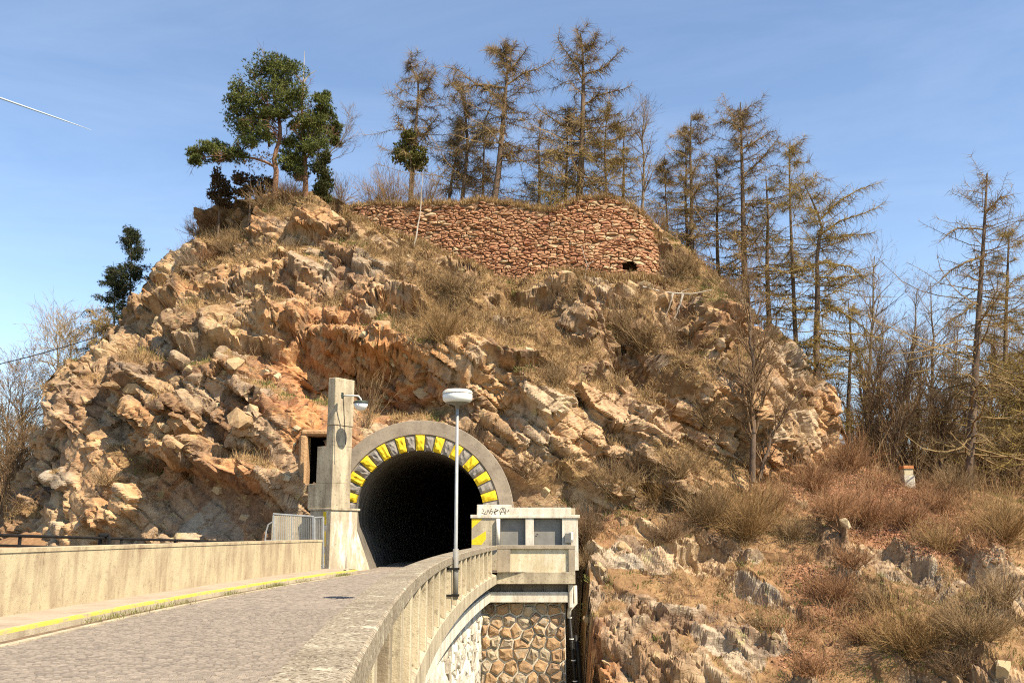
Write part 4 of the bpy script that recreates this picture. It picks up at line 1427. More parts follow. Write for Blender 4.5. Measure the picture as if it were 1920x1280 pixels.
# gate and grille beside the pillar --------------------------------------------
YG = 41.75
G = lambda u, v: at(u, v, YG)
gr = thing('metal_grille', 'pale metal grille of thin upright bars above the wall end', 'grille', G(545, 1013))
MB().tube([G(513, 1014), G(513, 963)], 0.04, 6).build('frame_post', M_GALV, gr)
MB().tube([G(512, 963), G(588, 968)], 0.04, 6).build('frame_rail', M_GALV, gr)
MB().tube([G(497, 1014), G(588, 1014)], 0.04, 6).build('frame_rail', M_GALV, gr)
MB().tube([G(547, 1014), G(547, 965)], 0.03, 6).build('frame_post', M_GALV, gr)
MB().tube([G(587, 1014), G(587, 967)], 0.035, 6).build('frame_post', M_GALV, gr)
MB().tube([G(497, 1014), G(499, 995), G(503, 983), G(513, 977)], 0.035, 6).build('curved_end', M_GALV, gr)
for k in range(19):
    u = 516 + k * 3.85
    MB().tube([G(u, 1013), G(u, 963.5 + (u - 513) * 0.066)], 0.010, 4).build('bar', M_GALV, gr)
gt = thing('metal_gate', 'narrow grey metal gate leaf between wall and pillar', 'gate', G(598, 1066))
for u in (589.5, 606):
    MB().tube([G(u, 1064), G(u, 968)], 0.045, 6).build('gate_post', M_GALV, gt)
for v in (969, 1015, 1060):
    MB().tube([G(589.5, v + 1), G(606, v)], 0.035, 6).build('gate_rail', M_GALV, gt)
for k in range(4):
    u = 592.5 + k * 3.4
    MB().tube([G(u, 1060), G(u, 969)], 0.010, 4).build('bar', M_GALV, gt)

# hut at the end of the parapet -------------------------------------------------
YH = 43.9
H = lambda u, v, y=YH: at(u, v, y)
hz0, hzt = 0.0, H(980, 971).z
ht = thing('utility_hut', 'low pale concrete utility hut with two grey metal doors', 'hut', (H(985, 1000).x, YH, 0))
xs_ = [H(u, 1000).x for u in (884, 936, 985, 1001, 1054, 1084)]
MB().box(xs_[0], xs_[1], YH + 0.01, YH + 2.2, hz0, hzt).build('side_wall', M_CONC, ht, bevel=0.01)
MB().box(xs_[2], xs_[3], YH, YH + 2.2, hz0, hzt).build('pier', M_WHITE, ht, bevel=0.01)
MB().box(xs_[4], xs_[5], YH + 0.005, YH + 2.2, hz0, hzt).build('side_wall', M_WHITE, ht, bevel=0.01)
MB().box(xs_[1], xs_[4], YH + 0.5, YH + 2.2, hz0, hzt - 0.01).build('back_wall', M_CONC, ht)
for a, b, hnd in ((xs_[1], xs_[2], False), (xs_[3], xs_[4], True)):
    o = MB().box(a + 0.01, b - 0.01, YH + 0.28, YH + 0.32, hz0 + 0.02, hzt - 0.03).build('door', M_LEAD, ht, bevel=0.004)
    MB().box(a + 0.06, b - 0.06, YH + 0.274, YH + 0.28, hz0 + 0.1, hzt - 0.12).build('door_panel', M_LEAD, o, bevel=0.002)
    if hnd:
        MB().tube([(a + 0.12, YH + 0.23, H(1005, 1001).z), (a + 0.12, YH + 0.23, H(1005, 1001).z), (a + 0.2, YH + 0.23, H(1005, 1001).z)], 0.015, 6).build('handle', M_BLACK, o)
MB().tube([H(934, 1024, YH - 0.1), H(934, 972, YH - 0.1)], 0.09, 10).build('corner_pipe', M_WHITE, ht, smooth=True)
MB().box(H(882, 968).x, H(1087, 968).x, YH - 0.05, YH + 2.5, hzt, H(980, 964.5).z).build('roof_slab', M_WHITE, ht, bevel=0.015)
fz0, fz1, fz2 = H(980, 964.5).z, H(980, 951).z, H(930, 945.5).z
MB().box(H(894, 958).x, H(1071, 958).x, YH + 0.02, YH + 2.3, fz0, fz1).build('roof_block', M_WHITE, ht, bevel=0.012)
MB().box(H(894, 958).x + 0.002, H(959, 958).x, YH + 0.028, YH + 1.2, fz1 - 0.02, fz2).build('roof_block', M_WHITE, ht, bevel=0.012)
MB().box(H(1071, 958).x + 0.005, H(1079, 958).x, YH + 0.22, YH + 2.2, fz0, fz1 - 0.03).build('roof_block', M_CONC, ht, bevel=0.012)
for tri in ([(884.5, 972), (905, 972), (884.5, 990)], [(884.5, 1012), (911, 995), (911, 1010), (903, 1021), (884.5, 1021)]):
    V = [tuple(Vector(H(u, v)) + Vector((0, 0.006, 0))) for u, v in tri]
    W2 = [(x, y + 0.01, z) for x, y, z in V]
    n = len(V)
    MB().add(V + W2, [tuple(range(n)), tuple(range(n, 2 * n))[::-1]] + [(i, (i + 1) % n, n + (i + 1) % n, n + i) for i in range(n)]).build('yellow_stripe', M_YEL, ht)
MB().box(H(1060, 1000).x, H(1072, 1000).x, YH - 0.28, YH + 0.01, H(1060, 1017).z, H(1060, 999).z, R_(-20)).build('lamp_box', M_LEAD, ht, bevel=0.01)
MB().box(H(1066, 1000).x, H(1074, 1000).x, YH - 0.22, YH - 0.1, H(1060, 1012).z, H(1060, 997).z, R_(-50)).build('lamp_glass', M_CREAM, ht, bevel=0.01)
# scrawl on the roof block
gf = MB()


def stroke(ps, w_=0.022):
    Q_ = [H(870 + x * 0.1719, 930 + y * 0.1719, YH + 0.016) for x, y in ps]
    for a, b in zip(Q_, Q_[1:]):
        d_ = (b - a)
        n_ = Vector((-d_.z, 0, d_.x)).normalized() * w_ / 2
        gf.add([a - n_, b - n_, b + n_, a + n_], [(0, 1, 2, 3)])


for st in ([(203, 130), (214, 165)], [(190, 178), (245, 200)], [(212, 205), (242, 160)], [(247, 195), (262, 145), (282, 187), (298, 135)], [(302, 132), (290, 160), (320, 166), (296, 198)],
           [(330, 200), (342, 138), (372, 152), (330, 168), (352, 208)], [(325, 178), (378, 152)], [(395, 198), (425, 128), (448, 196)], [(398, 172), (456, 166)], [(468, 150), (474, 172)], [(484, 145), (489, 167)]):
    stroke(st)
stroke([(424 + 33 * math.cos(t), 166 + 43 * math.sin(t)) for t in np.linspace(0, 2 * PI, 22)])
gf.build('graffiti', M_GRAF, ht)

# drain pipe on the pier
dp = thing('drain_pipe', 'black drain pipe with pale collars beside the stone pier', 'pipe', at(1072, 1280, YP))
MB().tube([at(1078, 1097, YP - 0.1), at(1079, 1130, YP - 0.1), at(1068, 1142, YP - 0.1), at(1067, 1156, YP - 0.1)], 0.09, 10).build('pipe_elbow', M_WHITE, dp, smooth=True)
MB().tube([at(1068, 1156, YP - 0.06), at(1083, 1330, YP - 0.06)], 0.075, 10).build('pipe', M_BLACK, dp, smooth=True)
MB().tube([at(1078, 1190, YP + 0.1), at(1084, 1225, YP + 0.05), at(1092, 1330, YP)], 0.11, 8).build('hose', M_BLACK, dp, smooth=True)
for v in (1157, 1197, 1237, 1276):
    a, b = at(1068 + (v - 1156) * 0.0862, v - 1, YP - 0.06), at(1068 + (v - 1156) * 0.0862, v + 1, YP - 0.06)
    MB().tube([a, b], 0.1, 10).build('collar', M_CREAM, dp)

# railing behind the long wall --------------------------------------------------
wk = MB().box(-26, -9.7, 3, 45.5, -3, -0.3).build('walkway', M_DIRT, kind='structure')
ra = thing('pipe_railing', 'black pipe railing running behind the left concrete wall', 'railing', (-12, 30, -0.3))
ry = lambda u: 25 + (u + 60) / 555 * 15.5
rtop = lambda u: at(u, 1003 + (u / 495) * 14, ry(u))
MB().tube([rtop(u) for u in (-80, 0, 100, 200, 300, 400, 496)], 0.045, 8).build('top_rail', M_BLACK, ra, smooth=True)
MB().tube([at(u, 1022 + u / 495 * 14, ry(u)) for u in (-80, 0, 100, 200, 300, 400, 496)], 0.035, 8).build('lower_rail', M_BLACK, ra, smooth=True)
for u in (-45, 38, 228, 328, 430):
    p = rtop(u)
    MB().tube([p, Vector((p.x, p.y, -0.3))], 0.05, 8).build('post', M_BLACK, ra)
for u0, v0, u1, v1 in ((187, 1003, 187, 1024), (204, 1003, 204, 1024), (186, 1003, 205, 1003)):
    MB().tube([at(u0, v0, ry(195)), at(u1, v1, ry(195))], 0.07, 6).build('bracket', M_BLACK, ra)

# ruined castle wall --------------------------------------------------------------
rw = thing('ruin_wall', 'ruined dry stone castle wall of red and tan rubble on top', 'ruin', (0, 58, 16))
pts = []
z = 15.6
while z < 24.2:
    hgt = rng.uniform(0.11, 0.25)
    x = RX0 - 0.5
    while x < RX1 + 0.5:
        wd = min(1.0, 0.24 + rng.exponential(0.19))
        if ruin_foot(x) - 0.5 < z < ruin_top(x) + 0.45:
            pts.append((x + wd / 2, z + rng.uniform(-0.13, 0.13)))
        x += wd
    z += hgt
pts = [p for p in pts if math.hypot((p[0] - HOLE.x) / 0.62, (p[1] - HOLE.z) / 0.55) > 1]
NS = len(pts)
pts += [(HOLE.x + 0.2 * math.cos(k), HOLE.z + 0.18 * math.sin(k)) for k in range(6)] + [(HOLE.x, HOLE.z)]
cells = voronoi(pts, 0.75, 2.4)[:NS]
ok = [c for c, p in zip(cells, pts[:NS]) if len(c) > 2 and ruin_foot(p[0]) - 0.25 < p[1] < ruin_top(p[0]) + 0.15 - 1.1 * max(0, math.sin(p[0] * 2.1) * math.sin(p[0] * 0.83 + 1) * math.sin(p[0] * 4.3 + 2)) + rng.uniform(-0.22, 0.05) and rng.uniform() > 0.035 and RX0 < p[0] < RX1]


def ruin_map(x, z, o): return (x, ruin_y(x, z) + 0.05 - o, z)


lay(ok, ruin_map, 0.02, 0.17, rw, M_RUIN, 300, seed=8)
V, F = [], []
gxs = np.linspace(RX0 - 0.2, RX1 + 0.1, 90)
for i, x in enumerate(gxs):
    zt_, zb_ = ruin_top(x), ruin_foot(x) - 0.6
    for j in range(14):
        z = zb_ + (zt_ - zb_) * j / 13
        V.append((x, ruin_y(x, z) + 0.07, z))
for i in range(89):
    for j in range(13):
        c_ = V[i * 14 + j]
        if math.hypot((gxs[i] + 0.1 - HOLE.x) / 0.55, (c_[2] + 0.2 - HOLE.z) / 0.5) > 1:
            F.append((i * 14 + j, (i + 1) * 14 + j, (i + 1) * 14 + j + 1, i * 14 + j + 1))
MB().add(V, F).build('earth_core', M_EARTH, rw)

# white boundary post on the slope
p, n_ = hit(1707, 916)
bp = thing('stone_post', 'short white post with orange tiled cap on the red slope', 'post', p)
k_ = p.y / FPX
MB().box(p.x - 10 * k_, p.x + 10 * k_, p.y, p.y + 20 * k_, p.z - 0.3, p.z + 25 * k_).build('post_body', M_WHITE, bp, bevel=0.02)
MB().box(p.x - 9 * k_, p.x + 8 * k_, p.y + 0.02, p.y + 18 * k_, p.z + 25 * k_, p.z + 37 * k_).build('post_neck', M_PATCH, bp, bevel=0.02)
MB().box(p.x - 10 * k_, p.x + 9 * k_, p.y - 0.03, p.y + 20 * k_, p.z + 37 * k_, p.z + 43 * k_).build('post_cap', plain('terracotta', (0.5, 0.2, 0.07)), bp, bevel=0.01)

# loose blocks standing out of the rock ------------------------------------------------
def chunk(k):
    r = random.Random(50 + k)
    bm = bmesh.new()
    sx, sy, sz = r.uniform(0.8, 1.3), r.uniform(0.6, 0.9), r.uniform(0.45, 0.8)
    for i in range(24):
        p_ = Vector((r.uniform(-1, 1), r.uniform(-1, 1), r.uniform(-1, 1)))
        m_ = max(abs(p_.x), abs(p_.y), abs(p_.z))
        p_ = p_ / m_ ** 0.75 * r.uniform(0.75, 1.0)
        bm.verts.new((p_.x * sx * 0.5, p_.y * sy * 0.5, p_.z * sz * 0.5))
    g = bmesh.ops.convex_hull(bm, input=bm.verts)
    bmesh.ops.delete(bm, geom=[e for e in g['geom_interior'] if isinstance(e, bmesh.types.BMVert)], context='VERTS')
    m_ = bpy.data.meshes.new('rock')
    bm.to_mesh(m_); bm.free()
    m_.polygons.foreach_set('use_smooth', np.zeros(len(m_.polygons), bool))
    m_.materials.append(M_ROCK)
    return m_


CH = [chunk(k) for k in range(14)]


def rock(u, v, size, parent, tilt, k, sink=0.25):
    p, n_ = hit(u, v)
    if p is None or p.y > 66: return
    o = bpy.data.objects.new('rock', CH[k % 14])
    C.objects.link(o)
    o.parent = parent
    o.location = p - n_ * size * sink * 0.5 if n_.y < 0 else p
    o.rotation_euler = (rng.uniform(-0.5, 0.5), R_(tilt) + rng.uniform(-0.35, 0.35), rng.uniform(-0.6, 0.6))
    o.scale = (size * rng.uniform(0.85, 1.25), size * rng.uniform(0.8, 1.1), size * rng.uniform(0.8, 1.15))


for i, (u, v, s) in enumerate([(465, 772, 2.0), (395, 760, 1.4), (795, 748, 1.9), (1105, 585, 1.7), (258, 722, 1.5), (1010, 572, 1.8), (1150, 655, 1.2), (430, 690, 1.7), (520, 700, 1.5), (700, 610, 1.7),
                               (620, 470, 1.3), (635, 410, 1.4), (655, 440, 1.2), (760, 640, 1.2), (870, 650, 1.2), (930, 700, 1.3), (985, 745, 1.3), (1050, 800, 1.4), (330, 560, 1.2), (350, 600, 1.3), (210, 660, 1.2),
                               (150, 740, 1.4), (120, 800, 1.2), (320, 840, 1.3), (1090, 860, 1.2), (1180, 720, 1.3), (1250, 430, 1.1), (1390, 690, 1.6), (1340, 760, 1.2), (1480, 730, 1.3), (1560, 740, 1.1), (905, 780, 1.3), (555, 585, 1.5)]):
    rock(u, v, s * 0.72, hill, 30 if u > 700 else 20, i, 0.8)
n_rock = 33
for _ in range(900):
    if n_rock >= 255: break
    u, v = rng.uniform(20, 1590), rng.uniform(385, 990)
    if 560 < u < 980 and v > 690: continue
    p, n_ = hit(u, v)
    if p is None or p.y > 62 or abs(p.z - ruin_foot(p.x)) < 0.2 or (RX0 < p.x < RX1 and p.z > ruin_foot(p.x)): continue
    rock(u, v, min(1.0, 0.27 * math.exp(rng.normal(0.25, 0.45))), hill, 32 if u > 650 else 15, n_rock, 0.35)
    n_rock += 1
for _ in range(130):
    u, v = rng.uniform(1095, 1915), rng.uniform(940, 1275)
    if v < 880 + abs(u - 1500) * 0.12: continue
    rock(u, v, min(1.2, 0.3 * math.exp(rng.normal(0.1, 0.45))), valley, 48, _, 0.6)
# =================================================================== trees
def poly(pts, y, jit=0.0, r=None):
    """trunk line through seen points at distance y"""
    out = []
    for i, q in enumerate(pts):
        yy_ = y + (q[2] if len(q) > 2 else 0)
        p = at(q[0], q[1], yy_)
        out.append((p.x, p.y + (r.normal() * jit if r is not None else 0), p.z))
    return np.array(out)


def resample(Pl, n):
    s = np.concatenate([[0], np.cumsum(np.linalg.norm(np.diff(Pl, axis=0), axis=1))])
    q = np.linspace(0, s[-1], n)
    return np.stack([np.interp(q, s, Pl[:, k]) for k in range(3)], 1)


def trunk_line(pts, y, n=14):
    if y is None:
        T = poly(pts, hit(pts[0][0], pts[0][1])[0].y - 1.1)
        T[0, 2] = min(T[0, 2], down(T[0, 0], T[0, 1])) - 0.3
        return resample(T, n)
    T = poly(pts, y)
    g = down(T[0, 0], T[0, 1])
    base = T[0].copy(); base[2] = min(g - 0.2, T[0, 2] + 3)
    if base[2] < T[0, 2] - 0.3:
        T = np.concatenate([[base], T])
    else:
        T[0, 2] = base[2]
    return resample(T, n)


def tree(name, label, T, R, crown, mt, mc, group=None, cat='tree', extra=()):
    t = thing(name, label, cat, tuple(T[0]), group)
    V, F = ptubes(T[None], R[None], 8)
    obj('trunk', mesh_np('trunk', V, F, True), mt, t)
    obj('crown', mesh_np('crown', *crown), mc, t)
    for nm, geo, mat in extra:
        obj(nm, mesh_np(nm, *geo), mat, t)
    return t


def larch(label, pts, y, Lw, seed, mc=None, nb=70, ntw=74, t0=0.12, r0=None, limbs=(), name='larch_tree', group='bare larches on the ridge', flat=0.25, tw=(0.3, 0.95), topw=0.06):
    r = np.random.default_rng(seed)
    T = trunk_line(pts, y)
    Hh = np.linalg.norm(T[-1] - T[0])
    r0 = r0 or 0.016 * Hh
    R = r0 * np.linspace(1, 0.1, len(T)) ** 0.8
    nb = int(nb * 1.15)
    f = lambda t: Hh * (topw + 1.75 * Lw * np.clip(1 - t, 0, 1) ** 0.7) * r.uniform(0.2, 1.2, t.shape)
    B1, RB = grow(r, T[None], R[None], nb, t0, 0.985, (1.25, 1.65), f, K=7, up=lambda t: -flat * 0.8 + 0.7 * np.maximum(t - 0.45, 0), curl=0.16, grav=0.055, rr=0.27, rend=0.3, rmin=0.012)
    parts = [ptubes(B1, RB, 3)]
    if limbs:
        Ls = np.stack([resample(poly(l, y), 7) for l in limbs])
        Ls[:, 2:-1] += r.normal(size=Ls[:, 2:-1].shape) * 0.08
        RL = np.linspace(0.075, 0.018, 7)[None].repeat(len(limbs), 0)
        parts.append(ptubes(Ls, RL, 5))
        t_l, rt_l = grow(r, Ls, RL, int(ntw * 2.4), 0.12, 1, (0.6, 1.5), tw, K=3, up=-0.45, curl=0.25, grav=-0.2, rr=0.4, rmin=0.009)
        parts.append(ptubes(t_l, rt_l, 3))
    tws, RT = grow(r, B1, RB, ntw, 0.12, 1.0, (0.6, 1.5), tw, K=2, up=-0.22, curl=0.25, grav=-0.16, rr=0.4, rend=0.5, rmin=0.0095)
    parts.append(ptubes(tws, RT, 3))
    tree(name, label, T, R, join(parts), M_BARKL, mc or M_TWIGL, group)


def bare(label, pts, y, spread, seed, mt=None, mc=None, n=(22, 9, 5), r0=None, t0=0.25, ang=(0.45, 0.95), name='bare_tree', group=None, up=0.25, rmin=0.007, cat='tree', shape=1.0):
    r = np.random.default_rng(seed)
    T = trunk_line(pts, y, 12)
    T[2:-1, :2] += r.normal(size=(len(T) - 3, 2)) * 0.05
    Hh = np.linalg.norm(T[-1] - T[0])
    r0 = r0 or 0.014 * Hh
    R = r0 * np.linspace(1, 0.12, len(T))
    f = lambda t: Hh * spread * (1.1 - t * 0.75 * shape) * r.uniform(0.5, 1.05, t.shape)
    B1, R1 = grow(r, T[None], R[None], n[0], t0, 0.97, ang, f, K=7, up=up, curl=0.13, grav=0.03, rr=0.55, rend=0.25, rmin=0.012)
    B2, R2 = grow(r, B1, R1, n[1], 0.2, 1, (0.4, 0.95), lambda t: Hh * spread * 0.38 * r.uniform(0.4, 1, t.shape), K=4, up=0.15, curl=0.18, grav=0.02, rr=0.55, rend=0.35, rmin=rmin)
    parts = [ptubes(B1, R1, 4), ptubes(B2, R2, 3)]
    if n[2]:
        B3, R3 = grow(r, B2, R2, n[2], 0.2, 1, (0.4, 1.0), lambda t: Hh * spread * 0.15 * r.uniform(0.4, 1, t.shape), K=2, up=0.1, curl=0.2, rr=0.6, rend=0.5, rmin=rmin * 0.8)
        parts.append(ptubes(B3, R3, 3))
    tree(name, label, T, R, join(parts), mt or M_BARKG, mc or M_TWIGG, group, cat)


YT_ = 61.5
# ---- larches along the ridge, left to right
larch('thin bare larch with spiky top rising behind the green ivy mound', [(770, 372), (776, 290), (781, 220), (786, 160), (766, 112)], 62, 0.22, 1, nb=46, t0=0.36, limbs=[[(778, 255), (800, 250), (826, 215)], [(781, 190), (800, 165), (818, 130)], [(776, 265), (752, 240), (742, 215)]])
larch('slender dark larch forking low beside the ivy mound', [(842, 372), (848, 330), (858, 280), (866, 220)], 63.5, 0.2, 2, nb=40, t0=0.3)
larch('two limbed brown larch with low twigs left of the tallest pair', [(867, 366), (873, 320), (877, 270), (872, 210), (868, 180), (838, 150)], 62.5, 0.32, 3, nb=60, t0=0.16, limbs=[[(876, 280), (905, 240), (925, 190), (945, 175)]])
larch('leaning larch with wide level limbs and flat top on ruin', [(925, 384), (935, 320), (942, 240), (949, 160), (953, 115), (940, 82)], 60.5, 0.22, 4, nb=54, t0=0.28, r0=0.24, limbs=[[(946, 190), (905, 160), (860, 138), (835, 126)], [(948, 165), (900, 160), (862, 165)], [(949, 160), (985, 138), (1020, 122), (1040, 112)], [(951, 130), (930, 92), (912, 96)], [(950, 140), (975, 110), (990, 88)], [(943, 245), (900, 250), (878, 270)], [(938, 295), (965, 285), (1000, 282)]])
larch('tallest bare larch with curved fork at its crown', [(1086, 372), (1090, 310), (1092, 230), (1094, 150), (1092, 90), (1088, 62)], 61, 0.25, 5, nb=66, t0=0.12, r0=0.26, limbs=[[(1093, 150), (1070, 110), (1048, 80), (1050, 52)], [(1094, 140), (1130, 130), (1155, 110), (1170, 88)], [(1092, 200), (1130, 175), (1185, 160)], [(1090, 260), (1040, 230), (1000, 195)], [(1091, 270), (1150, 260), (1200, 248)], [(1094, 100), (1110, 80), (1118, 62)]])
larch('small bare larch standing close left of the tallest larch', [(1060, 372), (1062, 320), (1064, 260), (1060, 205)], 62.5, 0.26, 6, nb=44, t0=0.2)
larch('olive twigged broad larch close right of the tallest larch', [(1137, 372), (1136, 330), (1134, 280), (1138, 205)], 62, 0.42, 7, mc=M_TWIGO, nb=60, t0=0.08)
larch('short spreading larch hanging over the ruined wall top', [(1036, 396), (1032, 370), (1036, 330), (1040, 285)], 59.6, 0.42, 8, mc=M_TWIGO, nb=50, ntw=26, t0=0.05, flat=0.1)
larch('pale dead snag larch between birch and twin larch', [(1250, 400), (1248, 360), (1245, 305)], 66, 0.16, 9, nb=26, t0=0.1)
larch('twin stemmed narrow larch at the start of the right ridge', [(1296, 428), (1297, 360), (1294, 290), (1296, 212)], 66, 0.24, 10, nb=70, t0=0.04)
larch('second stem larch growing close beside the twin larch', [(1288, 428), (1285, 370), (1287, 310), (1284, 265)], 67, 0.22, 11, mc=M_TWIGO, nb=40, t0=0.05)
larch('tall dense larch on the middle of the right ridge', [(1396, 520), (1394, 430), (1392, 340), (1390, 260), (1388, 192)], 66, 0.24, 12, nb=90, t0=0.1, limbs=[[(1391, 250), (1360, 225), (1336, 235)], [(1392, 330), (1430, 300), (1462, 255)], [(1391, 280), (1430, 255), (1455, 245)]])
larch('olive larch with drooping tip beside the tall ridge larch', [(1490, 600), (1486, 500), (1482, 400), (1480, 320), (1480, 268)], 65, 0.2, 13, mc=M_TWIGO, nb=84, t0=0.06, r0=0.2)
larch('crooked larch with two long bare limbs reaching right', [(1530, 650), (1533, 560), (1532, 470), (1542, 420), (1520, 370), (1508, 345)], 62, 0.27, 14, mc=M_TWIGO, nb=80, t0=0.05, r0=0.25, limbs=[[(1540, 410), (1575, 375), (1615, 352), (1652, 342)], [(1538, 440), (1580, 412), (1620, 398), (1660, 378)], [(1535, 450), (1590, 440), (1640, 436)], [(1534, 490), (1590, 500), (1640, 540)], [(1533, 560), (1590, 590), (1650, 640)], [(1532, 520), (1590, 520), (1640, 510)]])
larch('big solitary larch rising on the far right slope', [(1815, 925), (1822, 800), (1830, 680), (1838, 540), (1845, 440), (1851, 325)], 57, 0.25, 15, nb=110, ntw=30, t0=0.12, r0=0.3, group='bare larches on the far right', limbs=[[(1845, 430), (1800, 425), (1760, 455)], [(1843, 480), (1790, 500), (1745, 540)], [(1840, 560), (1780, 600), (1745, 640)], [(1848, 400), (1875, 370), (1900, 365)]])
larch('dim second larch behind the big far right larch', [(1880, 900), (1884, 760), (1886, 600), (1892, 430)], 66, 0.24, 16, mc=M_TWIGO, nb=90, t0=0.1, r0=0.26, group='bare larches on the far right')
larch('low olive larch cut by the right picture edge', [(1930, 930), (1928, 830), (1925, 700), (1922, 560)], 59, 0.35, 17, mc=M_TWIGO, nb=70, t0=0.05, group='bare larches on the far right')
larch('bushy olive larch filling the gap below the crooked larch', [(1590, 800), (1592, 720), (1596, 640), (1590, 560)], 66, 0.40, 18, mc=M_TWIGO, nb=70, t0=0.02, group='bare larches on the far right')

larch('faint larch filling the gap left of the leaning larch', [(905, 378), (906, 330), (908, 270), (905, 232)], 65, 0.34, 19, nb=50, t0=0.08)
larch('faint larch filling the gap before the tallest larch', [(1010, 390), (1012, 340), (1010, 280), (1014, 225)], 65.5, 0.34, 20, nb=50, t0=0.08)
larch('faint olive larch behind the broad olive larch', [(1168, 385), (1170, 330), (1168, 280), (1172, 240)], 65.5, 0.36, 21, mc=M_TWIGO, nb=50, t0=0.05)
larch('faint low larch between twin larch and tall ridge larch', [(1345, 470), (1344, 420), (1346, 360), (1342, 300)], 68, 0.34, 22, nb=50, t0=0.05)
larch('faint olive larch between tall and drooping ridge larches', [(1440, 560), (1438, 480), (1440, 400), (1436, 330)], 68.5, 0.3, 23, mc=M_TWIGO, nb=60, t0=0.05)

# ---- broadleaved trees
bare('pale grey birch with upright twigs right of the ruin', [(1204, 405), (1206, 330), (1204, 260), (1208, 200)], 64, 0.42, 31, n=(20, 9, 4), t0=0.3, ang=(0.3, 0.7))
bare('bare branching tree leaning behind the pines', [(606, 352), (612, 300), (640, 262), (662, 225)], 62, 0.55, 32, n=(18, 9, 5), t0=0.25, ang=(0.4, 1.0))
bare('bare young tree standing in front of the right cliff', [(1410, 892), (1412, 780), (1410, 680), (1404, 590), (1408, 500)], None, 0.40, 33, M_BARKL, M_SHRD, n=(34, 12, 5), t0=0.12, ang=(0.35, 0.75), r0=0.17, rmin=0.006)
bare('second forked stem beside the young tree at the cliff', [(1424, 885), (1440, 830), (1475, 770), (1510, 720)], None, 0.45, 34, M_BARKL, M_SHRD, n=(22, 10, 4), t0=0.12, r0=0.11)
bare('bare fan shaped tree between ridge larches and far right larch', [(1620, 900), (1628, 780), (1632, 660), (1640, 480)], 70, 0.32, 35, n=(30, 10, 4), t0=0.2, group='bare trees in the right wood')
bare('slim bare tree with dark trunk in the right wood', [(1690, 900), (1700, 760), (1712, 640), (1720, 540)], 71, 0.34, 36, n=(28, 10, 4), t0=0.15, group='bare trees in the right wood')
bare('pale slender tree left of the big far right larch', [(1752, 900), (1748, 760), (1750, 640), (1745, 530)], 73, 0.33, 37, n=(28, 10, 4), t0=0.15, group='bare trees in the right wood')
bare('many stemmed dark thicket tree behind the white post', [(1668, 880), (1680, 800), (1700, 700), (1712, 640)], 60, 0.5, 38, M_BARKL, M_SHRD, n=(44, 10, 4), t0=0.02, ang=(0.15, 0.55), group='bare trees in the right wood')
bare('brown thicket tree at the right foot of the cliff', [(1625, 870), (1630, 800), (1640, 720), (1650, 660)], 61, 0.5, 39, M_BARKL, M_SHRD, n=(40, 10, 4), t0=0.02, ang=(0.2, 0.7), group='bare trees in the right wood')
bare('low brown thicket tree right of the white post', [(1762, 890), (1768, 830), (1780, 740), (1790, 690)], 62, 0.55, 40, M_BARKL, M_SHRD, n=(44, 10, 4), t0=0.02, ang=(0.2, 0.8), group='bare trees in the right wood')
bare('brown thicket tree under the far right larches', [(1880, 930), (1886, 860), (1890, 780), (1892, 720)], 61, 0.55, 41, M_BARKL, M_SHRB, n=(44, 10, 4), t0=0.02, ang=(0.3, 0.9), group='bare trees in the right wood')
bare('budding yellowish tree at the left foot of the hill', [(120, 900), (122, 800), (128, 700), (135, 610)], 64, 0.42, 42, M_BARKG, M_TWIGY, n=(40, 11, 5), t0=0.12, group='bare trees on the left bank', ang=(0.5, 1.1), rmin=0.011)
bare('grey bare tree left of the budding tree', [(45, 930), (42, 850), (40, 760), (52, 690)], 66, 0.5, 43, n=(44, 12, 6), t0=0.08, group='bare trees on the left bank', ang=(0.5, 1.1), rmin=0.011)
bare('low grey tree at the left picture edge', [(-20, 930), (-15, 850), (-8, 780)], 68, 0.6, 44, M_BARKG, M_TWIGG, n=(34, 11, 5), t0=0.05, group='bare trees on the left bank', ang=(0.4, 1.2), rmin=0.011)
bare('brown brushy tree low at the cliff base on the left', [(30, 960), (32, 900), (36, 830)], 62, 0.6, 45, M_BARKL, M_SHRD, n=(40, 11, 5), t0=0.05, group='bare trees on the left bank', ang=(0.3, 1.0), rmin=0.011)
bare('budding bush tree below the dark spruce on the left', [(190, 720), (192, 670), (196, 615), (185, 590)], 64, 0.55, 46, M_BARKG, M_TWIGY, n=(44, 12, 5), t0=0.05, group='bare trees on the left bank', ang=(0.5, 1.1), rmin=0.011)

bare('broad budding tree behind the left cliff edge', [(95, 930), (100, 840), (110, 740), (105, 620)], 67, 0.5, 47, M_BARKG, M_TWIGY, n=(40, 10, 5), t0=0.1, group='bare trees on the left bank', ang=(0.6, 1.2), rmin=0.011)
bare('brown twiggy tree filling the left edge under the cable', [(5, 940), (10, 860), (15, 780), (20, 720)], 64, 0.6, 48, M_BARKL, M_SHRB, n=(40, 10, 5), t0=0.05, group='bare trees on the left bank', ang=(0.5, 1.1), rmin=0.011)
for k_, (u_, v_, y_, lab_) in enumerate([(1650, 600, 74, 'bare wood tree right behind the crooked larch'), (1790, 620, 76, 'bare wood tree just left of the big far right larch'), (1725, 640, 68, 'bare wood tree rising behind the white post'),
                                         (1860, 600, 78, 'bare wood tree right of the big far right larch'), (1915, 640, 70, 'bare wood tree at the right picture edge')]):
    bare(lab_, [(u_ - 6, 900), (u_, (900 + v_) / 2), (u_ + 5, v_)], y_, 0.42, 400 + k_, M_BARKL, M_SHRB, n=(44, 11, 5), t0=0.05, ang=(0.3, 0.8), group='bare trees in the right wood', rmin=0.009)

